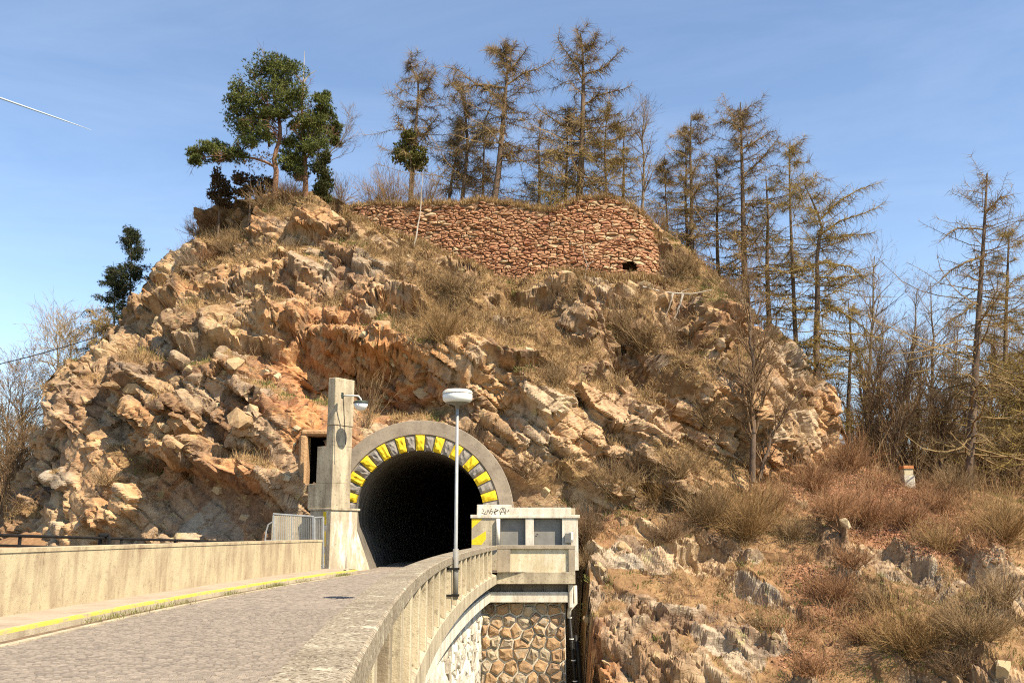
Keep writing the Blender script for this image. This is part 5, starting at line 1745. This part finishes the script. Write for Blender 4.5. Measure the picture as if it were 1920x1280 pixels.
def copy_thing(src, x, y, scale, rot, label=None):
    o = src.copy(); C.objects.link(o)
    o.location = (x, y, down(x, y) - 0.1); o.scale = scale; o.rotation_euler = (0, 0, rot)
    if label: o['label'] = label
    for ch in src.children:
        c = ch.copy(); C.objects.link(c); c.parent = o
    return o


src = [o for o in C.objects if o.get('label', '').startswith(('bare wood tree rising', 'brown thicket tree under', 'brown thicket tree at', 'low brown thicket'))]
for k_, (u_, y_, sc_) in enumerate([(1600, 70, .8), (1635, 66, .7), (1665, 72, .9), (1700, 64, .7), (1735, 70, .85), (1765, 66, .7), (1800, 72, .9), (1835, 65, .75), (1862, 70, .9), (1900, 64, .7), (1925, 72, .9), (1950, 66, .8), (1615, 78, 1.0), (1720, 80, 1.0), (1810, 80, 1.0), (1890, 80, 1.0), (1780, 62, .55), (1850, 62, .55), (1645, 62, .5)]):
    t_ = copy_thing(src[k_ % len(src)], at(u_, 850, y_).x, y_, (sc_ * 1.15, sc_ * 1.15, sc_), k_ * 1.3, 'brown bare tree lost in the dense right hand thicket')
    t_['group'] = 'thicket trees of the right wood'
src = [o for o in C.objects if o.get('label', '').startswith(('budding yellowish tree', 'brown twiggy tree', 'low grey tree'))]
for k_, (u_, y_, sc_) in enumerate([(70, 72, .8), (20, 75, .9), (150, 70, .62), (-30, 70, .8), (100, 78, .9), (60, 63, .55)]):
    t_ = copy_thing(src[k_ % len(src)], at(u_, 850, y_).x, y_, (sc_, sc_, sc_), 1 + k_ * 1.7, 'bare brownish tree lost in the left bank thicket')
    t_['group'] = 'thicket trees of the left bank'

# ---- spruces on the left
def spruce(label, pts, y, seed, wdt=0.46):
    r = np.random.default_rng(seed)
    T = trunk_line(pts, y)
    Hh = np.linalg.norm(T[-1] - T[0])
    R = 0.014 * Hh * np.linspace(1, 0.1, len(T))
    f = lambda t: Hh * (0.02 + wdt * (1 - t)) * r.uniform(0.45, 1.15, t.shape)
    B1, RB = grow(r, T[None], R[None], 64, 0.06, 0.99, (1.45, 1.8), f, K=6, up=-0.1, curl=0.08, grav=0.06, rr=0.4, rmin=0.012)
    tw, RT = grow(r, B1, RB, 16, 0.1, 1, (0.5, 1.2), (0.2, 0.55), K=3, up=-0.35, curl=0.1, grav=-0.2, rr=0.5, rmin=0.012)
    c = np.concatenate([tw[:, 1], tw[:, 2], B1[:, 3:].reshape(-1, 3)])
    nd = needles(r, c, np.full((len(c), 3), 0.11), 8, 0.24, 0.045, -0.35)
    tree('spruce_tree', label, T, R, nd, M_BARKL, M_SPRU, 'dark spruces on the left shoulder', extra=[('branches', join([ptubes(B1, RB, 4), ptubes(tw, RT, 3)]), M_BARKL)])


spruce('taller dark spruce with pointed top behind the left shoulder', [(240, 640), (244, 560), (246, 490), (248, 428)], 66, 61)
spruce('shorter dark spruce left of the pointed spruce', [(214, 640), (214, 580), (215, 520), (212, 490)], 66.5, 62, 0.5)

# ---- Scots pines on the knoll
def pads(lst, y, r, dens=2400, sq=0.68, dy=1.1):
    c, rd = [], []
    for u, v, q in lst:
        p = at(u, v, y + r.uniform(-dy, dy))
        k = 1.5 * q * y / FPX
        for _ in range(7):
            o = unit(r.normal(size=3)) * k * 0.55
            o = o * r.uniform(0.6, 1.5)
            c.append((p.x + o[0], p.y + o[1], p.z + o[2] * sq))
            q_ = k * r.uniform(0.35, 0.6)
            rd.append((q_, q_, q_ * 0.7))
    return needles(r, np.array(c), np.array(rd), dens // 7, 0.19, 0.05, 0.5)


def pine(label, stems, padlist, y, seed, dead=(), brown=(), limbs=()):
    r = np.random.default_rng(seed)
    T = trunk_line(stems[0], y)
    Hh = np.linalg.norm(T[-1] - T[0])
    R = 0.21 * np.linspace(1, 0.25, len(T))
    parts = []
    allp = []
    for s in list(stems[1:]) + list(limbs):
        Q_ = resample(poly(s, y), 8)
        Q_[1:] += r.normal(size=Q_[1:].shape) * 0.06
        RQ = np.linspace(0.10, 0.03, 8)
        parts.append(ptubes(Q_[None], RQ[None], 6)); allp.append((Q_, RQ))
    B1, R1 = grow(r, T[None], R[None], 34, 0.4, 1, (0.7, 1.4), (0.8, 2.3), K=6, up=0.15, curl=0.2, grav=0.04, rr=0.35, rend=0.3, rmin=0.014)
    parts.append(ptubes(B1, R1, 4))
    for Q_, RQ in allp:
        b, rb = grow(r, Q_[None], RQ[None], 14, 0.2, 1, (0.6, 1.2), (0.5, 1.6), K=5, up=0.1, curl=0.2, rr=0.5, rmin=0.012)
        t2, r2_ = grow(r, b, rb, 8, 0.2, 1, (0.5, 1.2), (0.2, 0.6), K=3, rr=0.6, rmin=0.008)
        parts += [ptubes(b, rb, 4), ptubes(t2, r2_, 3)]
    t2, r2_ = grow(r, B1, R1, 12, 0.2, 1, (0.5, 1.2), (0.25, 0.8), K=3, curl=0.2, rr=0.6, rmin=0.008)
    parts.append(ptubes(t2, r2_, 3))
    ex = [('branches', join(parts), M_BARKP)]
    if dead:
        dp_ = []
        for l in dead:
            Q_ = resample(poly(l, y), 6)
            dp_.append(ptubes(Q_[None], np.linspace(0.06, 0.015, 6)[None], 5))
        ex.append(('dead_top', join(dp_), M_DEAD))
    if brown:
        V, F = pads(brown, y, r, 260)
        ex.append(('withered_needles', (V, F), M_SHRB))
    tree('pine_tree', label, T, R, pads(padlist, y, r), M_BARKP, M_PINE, None, extra=ex)


pine('large dark green pine with orange trunk leaning on the knoll', [[(516, 352), (518, 320), (513, 295), (527, 255), (522, 215), (511, 170), (512, 120)], [(505, 275), (503, 240), (499, 200), (490, 170)]],
     [(508, 114, 26), (530, 122, 22), (478, 145, 28), (505, 145, 28), (545, 140, 24), (458, 175, 24), (490, 178, 26), (500, 225, 20), (465, 222, 24), (530, 215, 18), (440, 195, 18), (525, 155, 26), (492, 255, 16), (520, 172, 30), (556, 172, 22), (448, 212, 28), (475, 200, 24), (480, 238, 26), (444, 240, 20), (508, 208, 20), (470, 262, 20), (540, 195, 22),
      (396, 275, 20), (374, 292, 18), (420, 280, 20), (366, 302, 11), (445, 290, 18), (410, 292, 16)], 60.5, 71,
     brown=[(450, 292, 26), (480, 300, 26), (500, 285, 22), (430, 300, 22)], limbs=[[(514, 312), (480, 300), (430, 290), (375, 295)], [(512, 200), (480, 190), (455, 180)], [(505, 250), (470, 245), (445, 225)]])
pine('shorter green pine with bleached dead top right of the large pine', [[(573, 352), (572, 320), (569, 260), (566, 200), (569, 150)], [(572, 300), (600, 270), (615, 250)]],
     [(600, 180, 16), (588, 205, 22), (575, 225, 20), (600, 262, 20), (625, 240, 14), (565, 285, 20), (545, 310, 18), (610, 195, 16), (565, 232, 20), (608, 212, 16), (580, 255, 24), (612, 245, 20), (553, 270, 18), (540, 296, 22), (598, 232, 22), (572, 300, 22), (632, 264, 10), (555, 318, 16), (590, 280, 20), (560, 330, 14)], 61.5, 72,
     dead=[[(566, 200), (569, 150), (571, 96)], [(569, 155), (580, 140), (594, 132)], [(569, 165), (560, 145), (552, 138)]])

# ---- junipers, ivy mound
def juniper(name, label, pts, y, radii, mat, seed, n=1000, cat='shrub', ln=0.16, wd=0.05):
    r = np.random.default_rng(seed)
    T = trunk_line(pts, y, 8)
    R = np.linspace(0.09, 0.03, 8)
    c, rd = [], []
    for u, v, ru, rv in radii:
        p = at(u, v, y + r.uniform(-0.3, 0.3))
        k = y / FPX
        for _ in range(6):
            o = unit(r.normal(size=3)) * 0.55
            c.append((p.x + o[0] * ru * k, p.y + o[1] * ru * k, p.z + o[2] * rv * k)); rd.append((ru * k * 0.6, ru * k * 0.6, rv * k * 0.6))
    tree(name, label, T, R, needles(r, np.array(c), np.array(rd), n // 4, ln, wd * 1.4, 0.7), M_BARKL, mat, None, cat)


juniper('juniper', 'dark green column juniper hanging on the knoll edge', [(598, 432), (602, 390), (606, 310)], 58.8, [(606, 300, 15, 18), (604, 322, 20, 20), (606, 350, 21, 22), (602, 375, 23, 22), (600, 400, 22, 20), (596, 420, 16, 16), (614, 340, 14, 16), (590, 385, 16, 16)], M_JUNI, 81, 1600)
juniper('juniper', 'rounded rusty dark juniper at the left knoll edge', [(412, 385), (410, 350), (410, 330)], 62.0, [(408, 330, 16, 16), (415, 348, 20, 18), (428, 364, 18, 16), (405, 365, 16, 14), (418, 380, 18, 12)], M_JUNB, 82, 1300)
juniper('juniper', 'low rust brown juniper under the large pine', [(470, 362), (470, 345), (470, 330)], 61.5, [(450, 335, 18, 16), (475, 345, 24, 18), (500, 340, 18, 16), (460, 360, 20, 14), (490, 362, 16, 12)], M_JUNB, 83, 1400)
juniper('ivy_mound', 'olive green ivy mound round the thin larch trunk', [(768, 375), (770, 320), (770, 262)], 61.2, [(770, 258, 18, 14), (764, 275, 26, 20), (782, 285, 22, 22), (752, 295, 18, 18), (790, 305, 16, 18), (770, 300, 22, 20)], M_IVY, 84, 1300, 'ivy', 0.13, 0.08)

# ---- shrubs
def shrub_geo(r, h, spread, stems=60, tw=9, up=1.0, thick=0.012, lean=(0, 0)):
    P0 = np.zeros((stems, 5, 3))
    P0[:, 0, :2] = r.normal(size=(stems, 2)) * spread * 0.22
    d_ = r.normal(size=(stems, 3)) * np.array([spread, spread, 0.15])
    d_[:, 2] = up * r.uniform(0.6, 1.1, stems)
    d_[:, :2] += np.array(lean)
    d_ = unit(d_)
    l_ = h * r.uniform(0.55, 1.05, stems)[:, None] / 4
    P0[:, 0, 2] = -0.15
    for k in range(1, 5):
        P0[:, k] = P0[:, k - 1] + d_ * l_
        d_ = unit(d_ + r.normal(size=d_.shape) * 0.12 + np.array([0, 0, 0.0]))
    R0 = np.linspace(thick, thick * 0.35, 5)[None].repeat(stems, 0) * r.uniform(0.7, 1.2, (stems, 1))
    t1_, r1_ = grow(r, P0, R0, tw, 0.2, 1.0, (0.3, 0.9), (0.12 * h, 0.38 * h), K=2, up=0.25, curl=0.2, rr=0.6, rend=0.5, rmin=0.0065)
    return join([ptubes(P0, R0, 3), ptubes(t1_, r1_, 3)])


def shrub(label, u, v, h, spread, mat, seed, group=None, stems=70, tw=10, up=1.0, name='bare_shrub', y=None, lean=(0, 0)):
    if y is None:
        p, _ = hit(u, v)
        if p is None: return
    else:
        p = foot(u, y, v)
    t = thing(name, label, 'shrub', tuple(p), group)
    V, F = shrub_geo(np.random.default_rng(seed), h, spread, stems, tw, up, lean=lean)
    obj('stems', mesh_np('stems', V + np.array(p), F), mat, t)


SG = 'bare shrubs on the cliff'
shrub('wispy grey shrub fanning out at the left hill shoulder', 372, 395, 1.9, 0.9, M_TWIGG, 201, SG, lean=(-0.7, 0), y=59.5)
shrub('straw brown shrub left of the juniper on the knoll', 430, 470, 1.7, 0.6, M_SHRB, 202, SG)
shrub('brown bush standing before the ivy mound', 735, 374, 3.6, 0.5, M_SHRO, 203, SG, y=60.4, stems=90)
shrub('rusty bush at the foot of the ivy mound', 800, 380, 3.2, 0.5, M_SHRB, 204, SG, y=60.6, stems=90)
shrub('pale twiggy bush left of the ivy mound', 700, 374, 2.9, 0.45, M_SHRO, 205, SG, y=61.5, stems=60)
shrub('low scrub between the two dark larch trunks', 905, 378, 1.5, 0.8, M_SHRB, 206, SG, y=61)
shrub('scrubby bush at the base of the tallest larch', 1110, 376, 1.8, 0.6, M_SHRO, 207, SG, y=60.8, stems=90)
shrub('dark scrub overhanging the middle of the ruined wall', 1005, 398, 1.2, 0.9, M_SHRD, 208, SG, y=59.4, lean=(0, -0.3))
shrub('big olive brown bush on the middle slope under the ruin', 830, 640, 2.6, 0.55, M_SHRO, 209, SG, stems=130)
shrub('smaller brown bush above the big olive bush', 850, 545, 1.8, 0.6, M_SHRB, 210, SG, stems=90)
shrub('bush at the ruin foot left of the pale ledge', 745, 520, 1.4, 0.6, M_SHRB, 211, SG)
shrub('dense brown thicket in the gully below the ruin corner', 1205, 660, 3.0, 0.5, M_SHRB, 212, SG, stems=120)
shrub('dark brown thicket hanging under the dead branch', 1275, 640, 2.2, 0.7, M_SHRD, 213, SG, stems=110)
shrub('pale stemmed bush left of the gully thicket', 1165, 620, 2.4, 0.45, M_SHRB, 214, SG, stems=50)
shrub('grey brown brush right of the ruined wall', 1275, 520, 2.2, 0.6, M_SHRB, 215, SG, stems=110)
shrub('low brush on the crest right of the ruined wall', 1330, 500, 1.8, 0.7, M_SHRB, 216, SG, stems=90)
shrub('brush below the crest in front of the ridge larches', 1370, 560, 1.6, 0.7, M_SHRB, 217, SG, stems=80)
shrub('rusty bush on the slope left of the young tree', 1330, 800, 2.2, 0.55, M_SHRB, 218, SG, stems=90)
shrub('thin brown bush right above the tunnel arch', 895, 840, 1.7, 0.6, M_SHRD, 219, SG, stems=40)
shrub('reddish tangle right of the tunnel arch', 985, 890, 1.6, 0.8, M_SHRD, 220, SG, stems=80)
shrub('thin leafless saplings behind the pillar', 690, 800, 3.0, 0.22, M_SHRB, 221, SG, stems=22, tw=7)
shrub('reddish bramble below the left overhang', 290, 880, 1.1, 1.0, M_SHRR, 222, SG, stems=80)
shrub('brown scrub on the left lower ledge', 200, 905, 1.1, 0.9, M_SHRB, 223, SG, stems=70)
shrub('dry bush on the slope above the lamp', 1040, 720, 1.3, 0.6, M_SHRB, 224, SG)
shrub('rust coloured bush on the left hill crest', 395, 380, 1.3, 0.9, M_SHRR, 225, SG, y=60, stems=80)
shrub('dead brown brush below the large pine trunk', 500, 350, 2.0, 0.8, M_SHRB, 226, SG, y=60.2, stems=90)
shrub('brown brush between the two pines', 545, 352, 2.0, 0.7, M_SHRD, 227, SG, y=61, stems=80)
shrub('grey brush right of the column juniper', 640, 372, 2.2, 0.6, M_TWIGG, 228, SG, y=61, stems=60)
shrub('brown brush at the foot of the leaning larch', 960, 382, 1.6, 0.7, M_SHRB, 229, SG, y=61.2, stems=70)
shrub('brown scrub under the birch on the ridge', 1230, 410, 1.9, 0.8, M_SHRB, 230, SG, y=62, stems=90)
shrub('rust brown bush hiding the knoll edge below the junipers', 400, 425, 1.8, 0.9, M_SHRR, 250, SG, stems=110)
shrub('brown bush just left of the rusty knoll bush', 370, 440, 1.6, 0.9, M_SHRB, 251, SG, stems=100)
VG = 'bare shrubs on the right slope'
shrub('large rounded brown bush right of the young tree base', 1395, 1010, 3.36, 0.6, M_SHRO, 231, VG, stems=212)
shrub('second rounded brown bush left of the large one', 1320, 985, 2.80, 0.6, M_SHRB, 232, VG, stems=175)
shrub('brown bush above the utility hut', 1150, 930, 2.13, 0.7, M_SHRB, 233, VG, stems=125)
shrub('brown brush in the middle above the rock slab', 1230, 945, 2.24, 0.7, M_SHRO, 234, VG, stems=137)
shrub('grey tangle at the right corner of the hut', 1100, 1010, 2.02, 0.5, M_SHRD, 235, VG, stems=100)
shrub('red brown fan shaped bush on the red slope', 1625, 985, 2.58, 0.7, M_SHRR, 236, VG, stems=150)
shrub('red bramble bush left of the fan shaped bush', 1520, 920, 2.24, 0.8, M_SHRR, 237, VG, stems=150)
shrub('red bramble bush below the white post', 1700, 985, 1.90, 0.9, M_SHRR, 238, VG, stems=137)
shrub('tall olive brown bush at the right picture edge', 1885, 1020, 3.25, 0.6, M_SHRO, 239, VG, stems=187)
shrub('dark red bush in the gully between rock ribs', 1560, 1125, 1.79, 0.7, M_SHRR, 240, VG, stems=137)
shrub('broad olive brown bush low on the right', 1700, 1225, 2.58, 0.9, M_SHRO, 241, VG, stems=212)
shrub('brown bush beside the broad low bush on the right', 1830, 1200, 2.13, 0.8, M_SHRB, 242, VG, stems=162)
shrub('small dark red bush at the bottom right centre', 1520, 1262, 1.12, 0.8, M_SHRR, 243, VG, stems=100)
shrub('brown bush at the edge of the right wood', 1790, 930, 2.46, 0.7, M_SHRB, 244, VG, stems=137)
shrub('brown bush between red bramble and cliff foot', 1590, 880, 2.46, 0.7, M_SHRR, 245, VG, stems=137)

for k_, (u_, v_, h_, m_, lab_) in enumerate([(1180, 900, 2.2, M_SHRD, 'dark brown bush at the cliff foot above the hut'), (1270, 890, 2.0, M_SHRB, 'brown bush at the cliff foot left of the young tree'), (1440, 960, 2.2, M_SHRR, 'russet bush just right of the large rounded bush'),
        (1250, 1010, 1.4, M_SHRD, 'dark low bush over the rock slab'), (1480, 1010, 1.6, M_SHRB, 'brown bush above the middle rock ledge'), (1600, 1060, 1.5, M_SHRR, 'russet bush above the rock ribs'), (1650, 1140, 1.5, M_SHRB, 'brown bush above the broad low bush'),
        (1760, 1030, 1.8, M_SHRO, 'olive brown bush left of the edge bush'), (1880, 1130, 1.7, M_SHRB, 'brown bush low at the right picture edge'), (1420, 1180, 0.9, M_SHRB, 'small brown bush on the lower grassy ledge'), (1620, 1200, 1.3, M_SHRR, 'russet bush left of the broad low bush'),
        (1790, 1260, 1.2, M_SHRD, 'dark brown bush at the bottom right corner'), (1560, 970, 2.0, M_SHRR, 'russet bush in the middle of the red slope'), (1760, 960, 1.9, M_SHRR, 'russet bush right below the white post'), (1100, 1060, 1.1, M_SHRB, 'small brown bush beside the parapet end')]):
    shrub(lab_, u_, v_, h_, 0.75, m_, 700 + k_, VG, stems=100)

# ---- dead wood
def sticks(name, label, lines, y, rad, cat, mat=M_DEAD, n=0, seed=1):
    r = np.random.default_rng(seed)
    parts = []
    L0 = []
    for l in lines:
        Q_ = resample(poly(l, y), 8)
        Q_[1:-1] += r.normal(size=Q_[1:-1].shape) * 0.03
        L0.append(Q_)
        parts.append(ptubes(Q_[None], np.linspace(rad, rad * 0.3, 8)[None], 5))
    if n:
        A_ = np.stack(L0)
        b, rb = grow(r, A_, np.linspace(rad, rad * 0.3, 8)[None].repeat(len(A_), 0), n, 0.2, 1, (0.5, 1.2), (0.3, 1.0), K=4, up=-0.3, rr=0.5, rmin=0.012)
        parts.append(ptubes(b, rb, 3))
    me = mesh_np(name, *join(parts))
    o = obj(name, me, mat)
    return props(o, label, cat, None, 'thing')


sticks('birch_sapling', 'thin white birch stem leaning before the ruined wall', [[(776, 462), (781, 440), (788, 405), (790, 365), (793, 322)]], 57.0, 0.05, 'sapling')
sticks('dead_branch', 'fallen bleached branch with drooping twigs below the ruin', [[(1205, 538), (1245, 548), (1290, 552), (1335, 543)], [(1245, 548), (1228, 565), (1200, 600)], [(1262, 550), (1250, 590)], [(1280, 551), (1272, 580), (1262, 600)]], 54.8, 0.07, 'branch', n=4)
sticks('dead_sapling', 'small bleached sapling growing at the ruin foot', [[(1094, 530), (1102, 500), (1096, 480), (1090, 462)], [(1102, 500), (1112, 488)]], 56.8, 0.045, 'sapling')

# ---- overhead cable and contrail
pc = [at(-120 + i * 30, 0, 50) for i in range(11)]
cl_ = [at(-120 + i * 30, 706 - i * 7.4 + 6 * math.sin(PI * i / 10), 50 + i * 0.8) for i in range(11)]
o = MB().tube(cl_, 0.03, 5).build('overhead_cable', M_BLACK)
props(o, 'thin black cable crossing the sky into the left cliff', 'cable', None, 'thing')
ct = [at(-60, 163, 6000), at(0, 184, 6000), at(60, 205, 6000), at(120, 226, 6000), at(171, 244, 6000)]
o = MB().tube(ct, [7, 6.5, 5.6, 4.2, 1], 12).build('contrail', M_TRAIL, smooth=True)
props(o, 'short white aircraft vapour trail in the left sky', 'contrail', None, 'thing')

# =================================================================== ground cover
def blades(r, pts, nrm, n, ln, wd, droop=0.5):
    idx = np.repeat(np.arange(len(pts)), n)
    p = pts[idx] + r.normal(size=(len(idx), 3)) * np.array([0.13, 0.13, 0.03])
    d_ = nrm[idx] * 0.6 + np.array([0, -0.15, 0.75]) + r.normal(size=(len(idx), 3)) * 0.38
    d_ = unit(d_)
    l_ = ln[idx][:, None] * r.uniform(0.6, 1.15, (len(idx), 1))
    s_ = unit(np.cross(d_, r.normal(size=d_.shape))) * wd / 2
    m_ = p + d_ * l_ * 0.55
    d2_ = unit(d_ + np.array([0, 0, -1.0]) * droop + nrm[idx] * 0.35)
    t_ = m_ + d2_ * l_ * 0.5
    V = np.stack([p - s_, p + s_, m_ + s_ * 0.7, m_ - s_ * 0.7, t_], 1).reshape(-1, 3)
    b = np.arange(len(idx))[:, None] * 5
    return V, [b + np.array([[0, 1, 2, 3]]), b + np.array([[3, 2, 4]])]


def joinm(parts):
    V, FF, o = [], {}, 0
    for v, fs in parts:
        V.append(v)
        for f in fs:
            FF.setdefault(f.shape[1], []).append(f + o)
        o += len(v)
    return np.concatenate(V), [np.concatenate(x) for x in FF.values()]


def fnormals(V, F):
    a = V[F]
    return unit(np.cross(a[:, 2] - a[:, 0], a[:, 3] - a[:, 1]))


def pick(r, V, F, vg, n, ymax, extra=None):
    c = V[F].mean(1)
    nn_ = fnormals(V, F)
    nn_ = np.where((nn_ * (c - np.array([0, 0, EYE]))).sum(1, keepdims=True) > 0, -nn_, nn_)
    g = vg[F].mean(1)
    ar = np.linalg.norm(np.cross(V[F[:, 1]] - V[F[:, 0]], V[F[:, 3]] - V[F[:, 0]]), axis=1)
    wt = ar * np.clip(g - 0.35, 0, 1) * (c[:, 1] < ymax) * (nn_[:, 2] > 0.05)
    if extra is not None: wt = wt * extra(c)
    i = r.choice(len(F), n, p=wt / wt.sum())
    return c[i], nn_[i]


rg = np.random.default_rng(5)
# keep grass off the tunnel apron
c1, n1 = pick(rg, HV, HF, HVEG, 7500, 66, lambda c: 1.0 * (c[:, 2] > 0.5))
c2, n2 = pick(rg, LV, LF, np.maximum(LVEGM - 0.4 * LREDM, 0), 5000, 58)
hi = rg.uniform(0, 1, len(c1)); h2 = rg.uniform(0, 1, len(c2))
gr1 = fbm(c1 / 2.5, 300, 3) > 0.6; gr2 = fbm(c2 / 2.5, 300, 3) > 0.49
dry = joinm([blades(rg, c1[~gr1], n1[~gr1], 8, 0.16 + 0.30 * hi[~gr1] ** 2, 0.026), blades(rg, c2[~gr2], n2[~gr2], 10, 0.16 + 0.30 * h2[~gr2] ** 2, 0.024)])
obj('dry_grass', mesh_np('dry_grass', *dry), M_GRASS, label='straw coloured dry grass on ledges of cliff and slope', kind='stuff')
grn = joinm([blades(rg, c1[gr1], n1[gr1], 8, 0.12 + 0.14 * hi[gr1], 0.028, 0.25), blades(rg, c2[gr2], n2[gr2], 12, 0.12 + 0.14 * h2[gr2], 0.026, 0.25)])
obj('green_grass', mesh_np('green_grass', *grn), M_GREEN, label='green young grass among the dry tufts', kind='stuff')


def twigs(r, c, n, h0, h1, stems, spread=0.8, thick=1.0):
    M = len(c)
    idx = np.repeat(np.arange(M), stems)
    p = c[idx] + r.normal(size=(len(idx), 3)) * np.array([0.2, 0.2, 0.02])
    d_ = unit(r.normal(size=(len(idx), 3)) * spread + np.array([0, -0.1, 1.0]) + n[idx] * 0.3)
    l_ = r.uniform(h0, h1, len(idx))
    P0 = np.zeros((len(idx), 3, 3)); P0[:, 0] = p
    for k in range(1, 3):
        P0[:, k] = P0[:, k - 1] + d_ * l_[:, None] / 2
        d_ = unit(d_ + r.normal(size=d_.shape) * 0.22)
    R0 = (np.linspace(0.009, 0.005, 3) * thick)[None].repeat(len(idx), 0)
    t1_, r1_ = grow(r, P0, R0, 2, 0.25, 1, (0.4, 1.0), (0.12, 0.35), K=2, rr=0.8, rmin=0.006)
    return join([ptubes(P0, R0, 3), ptubes(t1_, r1_, 3)])


c3, n3 = pick(rg, HV, HF, HVEG, 1050, 64, lambda c: (fbm(c / 4, 310, 3) > 0.42) * 1.0 * (c[:, 2] > 0.8))
obj('undergrowth', mesh_np('undergrowth', *twigs(rg, c3, n3, 0.35, 1.1, 7)), M_SHRB, label='thin leafless undergrowth scattered over the cliff ledges', kind='stuff')
c4, n4 = pick(rg, LV, LF, np.clip(LREDM * 1.2, 0, 1) + 0.1, 850, 66, lambda c: (fbm(c / 3, 320, 3) > 0.42) * 1.0)
obj('bramble_undergrowth', mesh_np('bramble_undergrowth', *twigs(rg, c4, n4, 0.4, 1.2, 8)), M_SHRR, label='reddish bramble undergrowth covering the right slope', kind='stuff')
c5, n5 = pick(rg, LV, LF, LVEGM, 750, 66, lambda c: (fbm(c / 4, 330, 3) > 0.45) * 1.0)
obj('slope_undergrowth', mesh_np('slope_undergrowth', *twigs(rg, c5, n5, 0.4, 1.2, 8)), M_SHRB, label='brown leafless undergrowth on the right slope', kind='stuff')
# fallen leaves on the red slope
c6, n6 = pick(rg, LV, LF, LREDM, 16000, 62)
s_ = rg.uniform(0.04, 0.085, (len(c6), 1))
a_ = unit(rg.normal(size=c6.shape)); b_ = unit(np.cross(n6 + rg.normal(size=c6.shape) * 0.5, a_))
p_ = c6 + n6 * 0.03
V = np.stack([p_ - a_ * s_, p_ + b_ * s_ * 0.6, p_ + a_ * s_, p_ - b_ * s_ * 0.6], 1).reshape(-1, 3)
obj('fallen_leaves', mesh_np('fallen_leaves', V, np.arange(len(V)).reshape(-1, 4)), twig_mat('dead_leaf', (0.22, 0.09, 0.045), (0.46, 0.25, 0.14)), label='red brown fallen leaves lying on the right slope', kind='stuff')
# grass hanging over the ruin's top
gx_ = rg.uniform(RX0, RX1 + 0.3, 1500)
gp = np.stack([gx_, ruin_y(gx_, ruin_top(gx_)) + rg.uniform(-0.15, 0.9, 1500), ruin_top(gx_) + rg.uniform(-0.1, 0.1, 1500)], 1)
obj('crest_grass', mesh_np('crest_grass', *blades(rg, gp, np.tile([[0, -0.5, 0.8]], (1500, 1)), 14, 0.2 + 0.3 * rg.uniform(0, 1, 1500), 0.026)), M_GRASS, label='dry grass hanging over the top of the ruined wall', kind='stuff')
gx_ = rg.uniform(RX0, RX1 + 0.8, 900)
gz_ = ruin_foot(gx_) + rg.uniform(-0.2, 0.25, 900)
gp = np.stack([gx_, ruin_y(np.minimum(gx_, RX1), gz_) - rg.uniform(0.05, 0.5, 900), gz_], 1)
obj('foot_grass', mesh_np('foot_grass', *blades(rg, gp, np.tile([[0, -0.5, 0.8]], (900, 1)), 12, 0.25 + 0.35 * rg.uniform(0, 1, 900), 0.026)), M_GRASS, label='dry grass growing along the foot of the ruined wall', kind='stuff')
# weeds along the gutter
gy_ = rg.uniform(8, 40, 260)
gy_ = gy_[(np.sin(gy_ * 1.7) + np.sin(gy_ * 0.63 + 1)) > 0.1]
gp = np.stack([[kerb_x(y) + rg.uniform(0.02, 0.2) for y in gy_], gy_, np.zeros(len(gy_))], 1)
obj('gutter_weeds', mesh_np('gutter_weeds', *blades(rg, gp, np.tile([[0, 0, 1.0]], (len(gp), 1)), 16, np.full(len(gp), 0.1), 0.012, 0.3)), M_GREEN, label='small green weeds growing along the kerb gutter', kind='stuff')
# low scrub filling the woods behind, left and right
cb, nb_ = pick(rg, BV_, BF_, np.ones(len(BV_)), 420, 84, lambda c: 1.0 * (c[:, 0] > -48) * (c[:, 1] > 54) * (c[:, 0] < -27))
obj('bank_undergrowth', mesh_np('bank_undergrowth', *twigs(rg, cb, nb_, 1.0, 3.8, 7, 0.5, 1.5)), M_SHRB, label='brown leafless undergrowth on the left bank', kind='stuff')
cr, nr_ = pick(rg, LV, LF, np.ones(len(LV)), 700, 84, lambda c: 1.0 * (c[:, 1] > 57) * (c[:, 0] > 20) * (c[:, 0] < 52))
obj('wood_undergrowth', mesh_np('wood_undergrowth', *twigs(rg, cr, nr_, 1.6, 5.5, 6, 0.42, 1.6)), M_SHRB, label='brown leafless undergrowth in the right wood', kind='stuff')
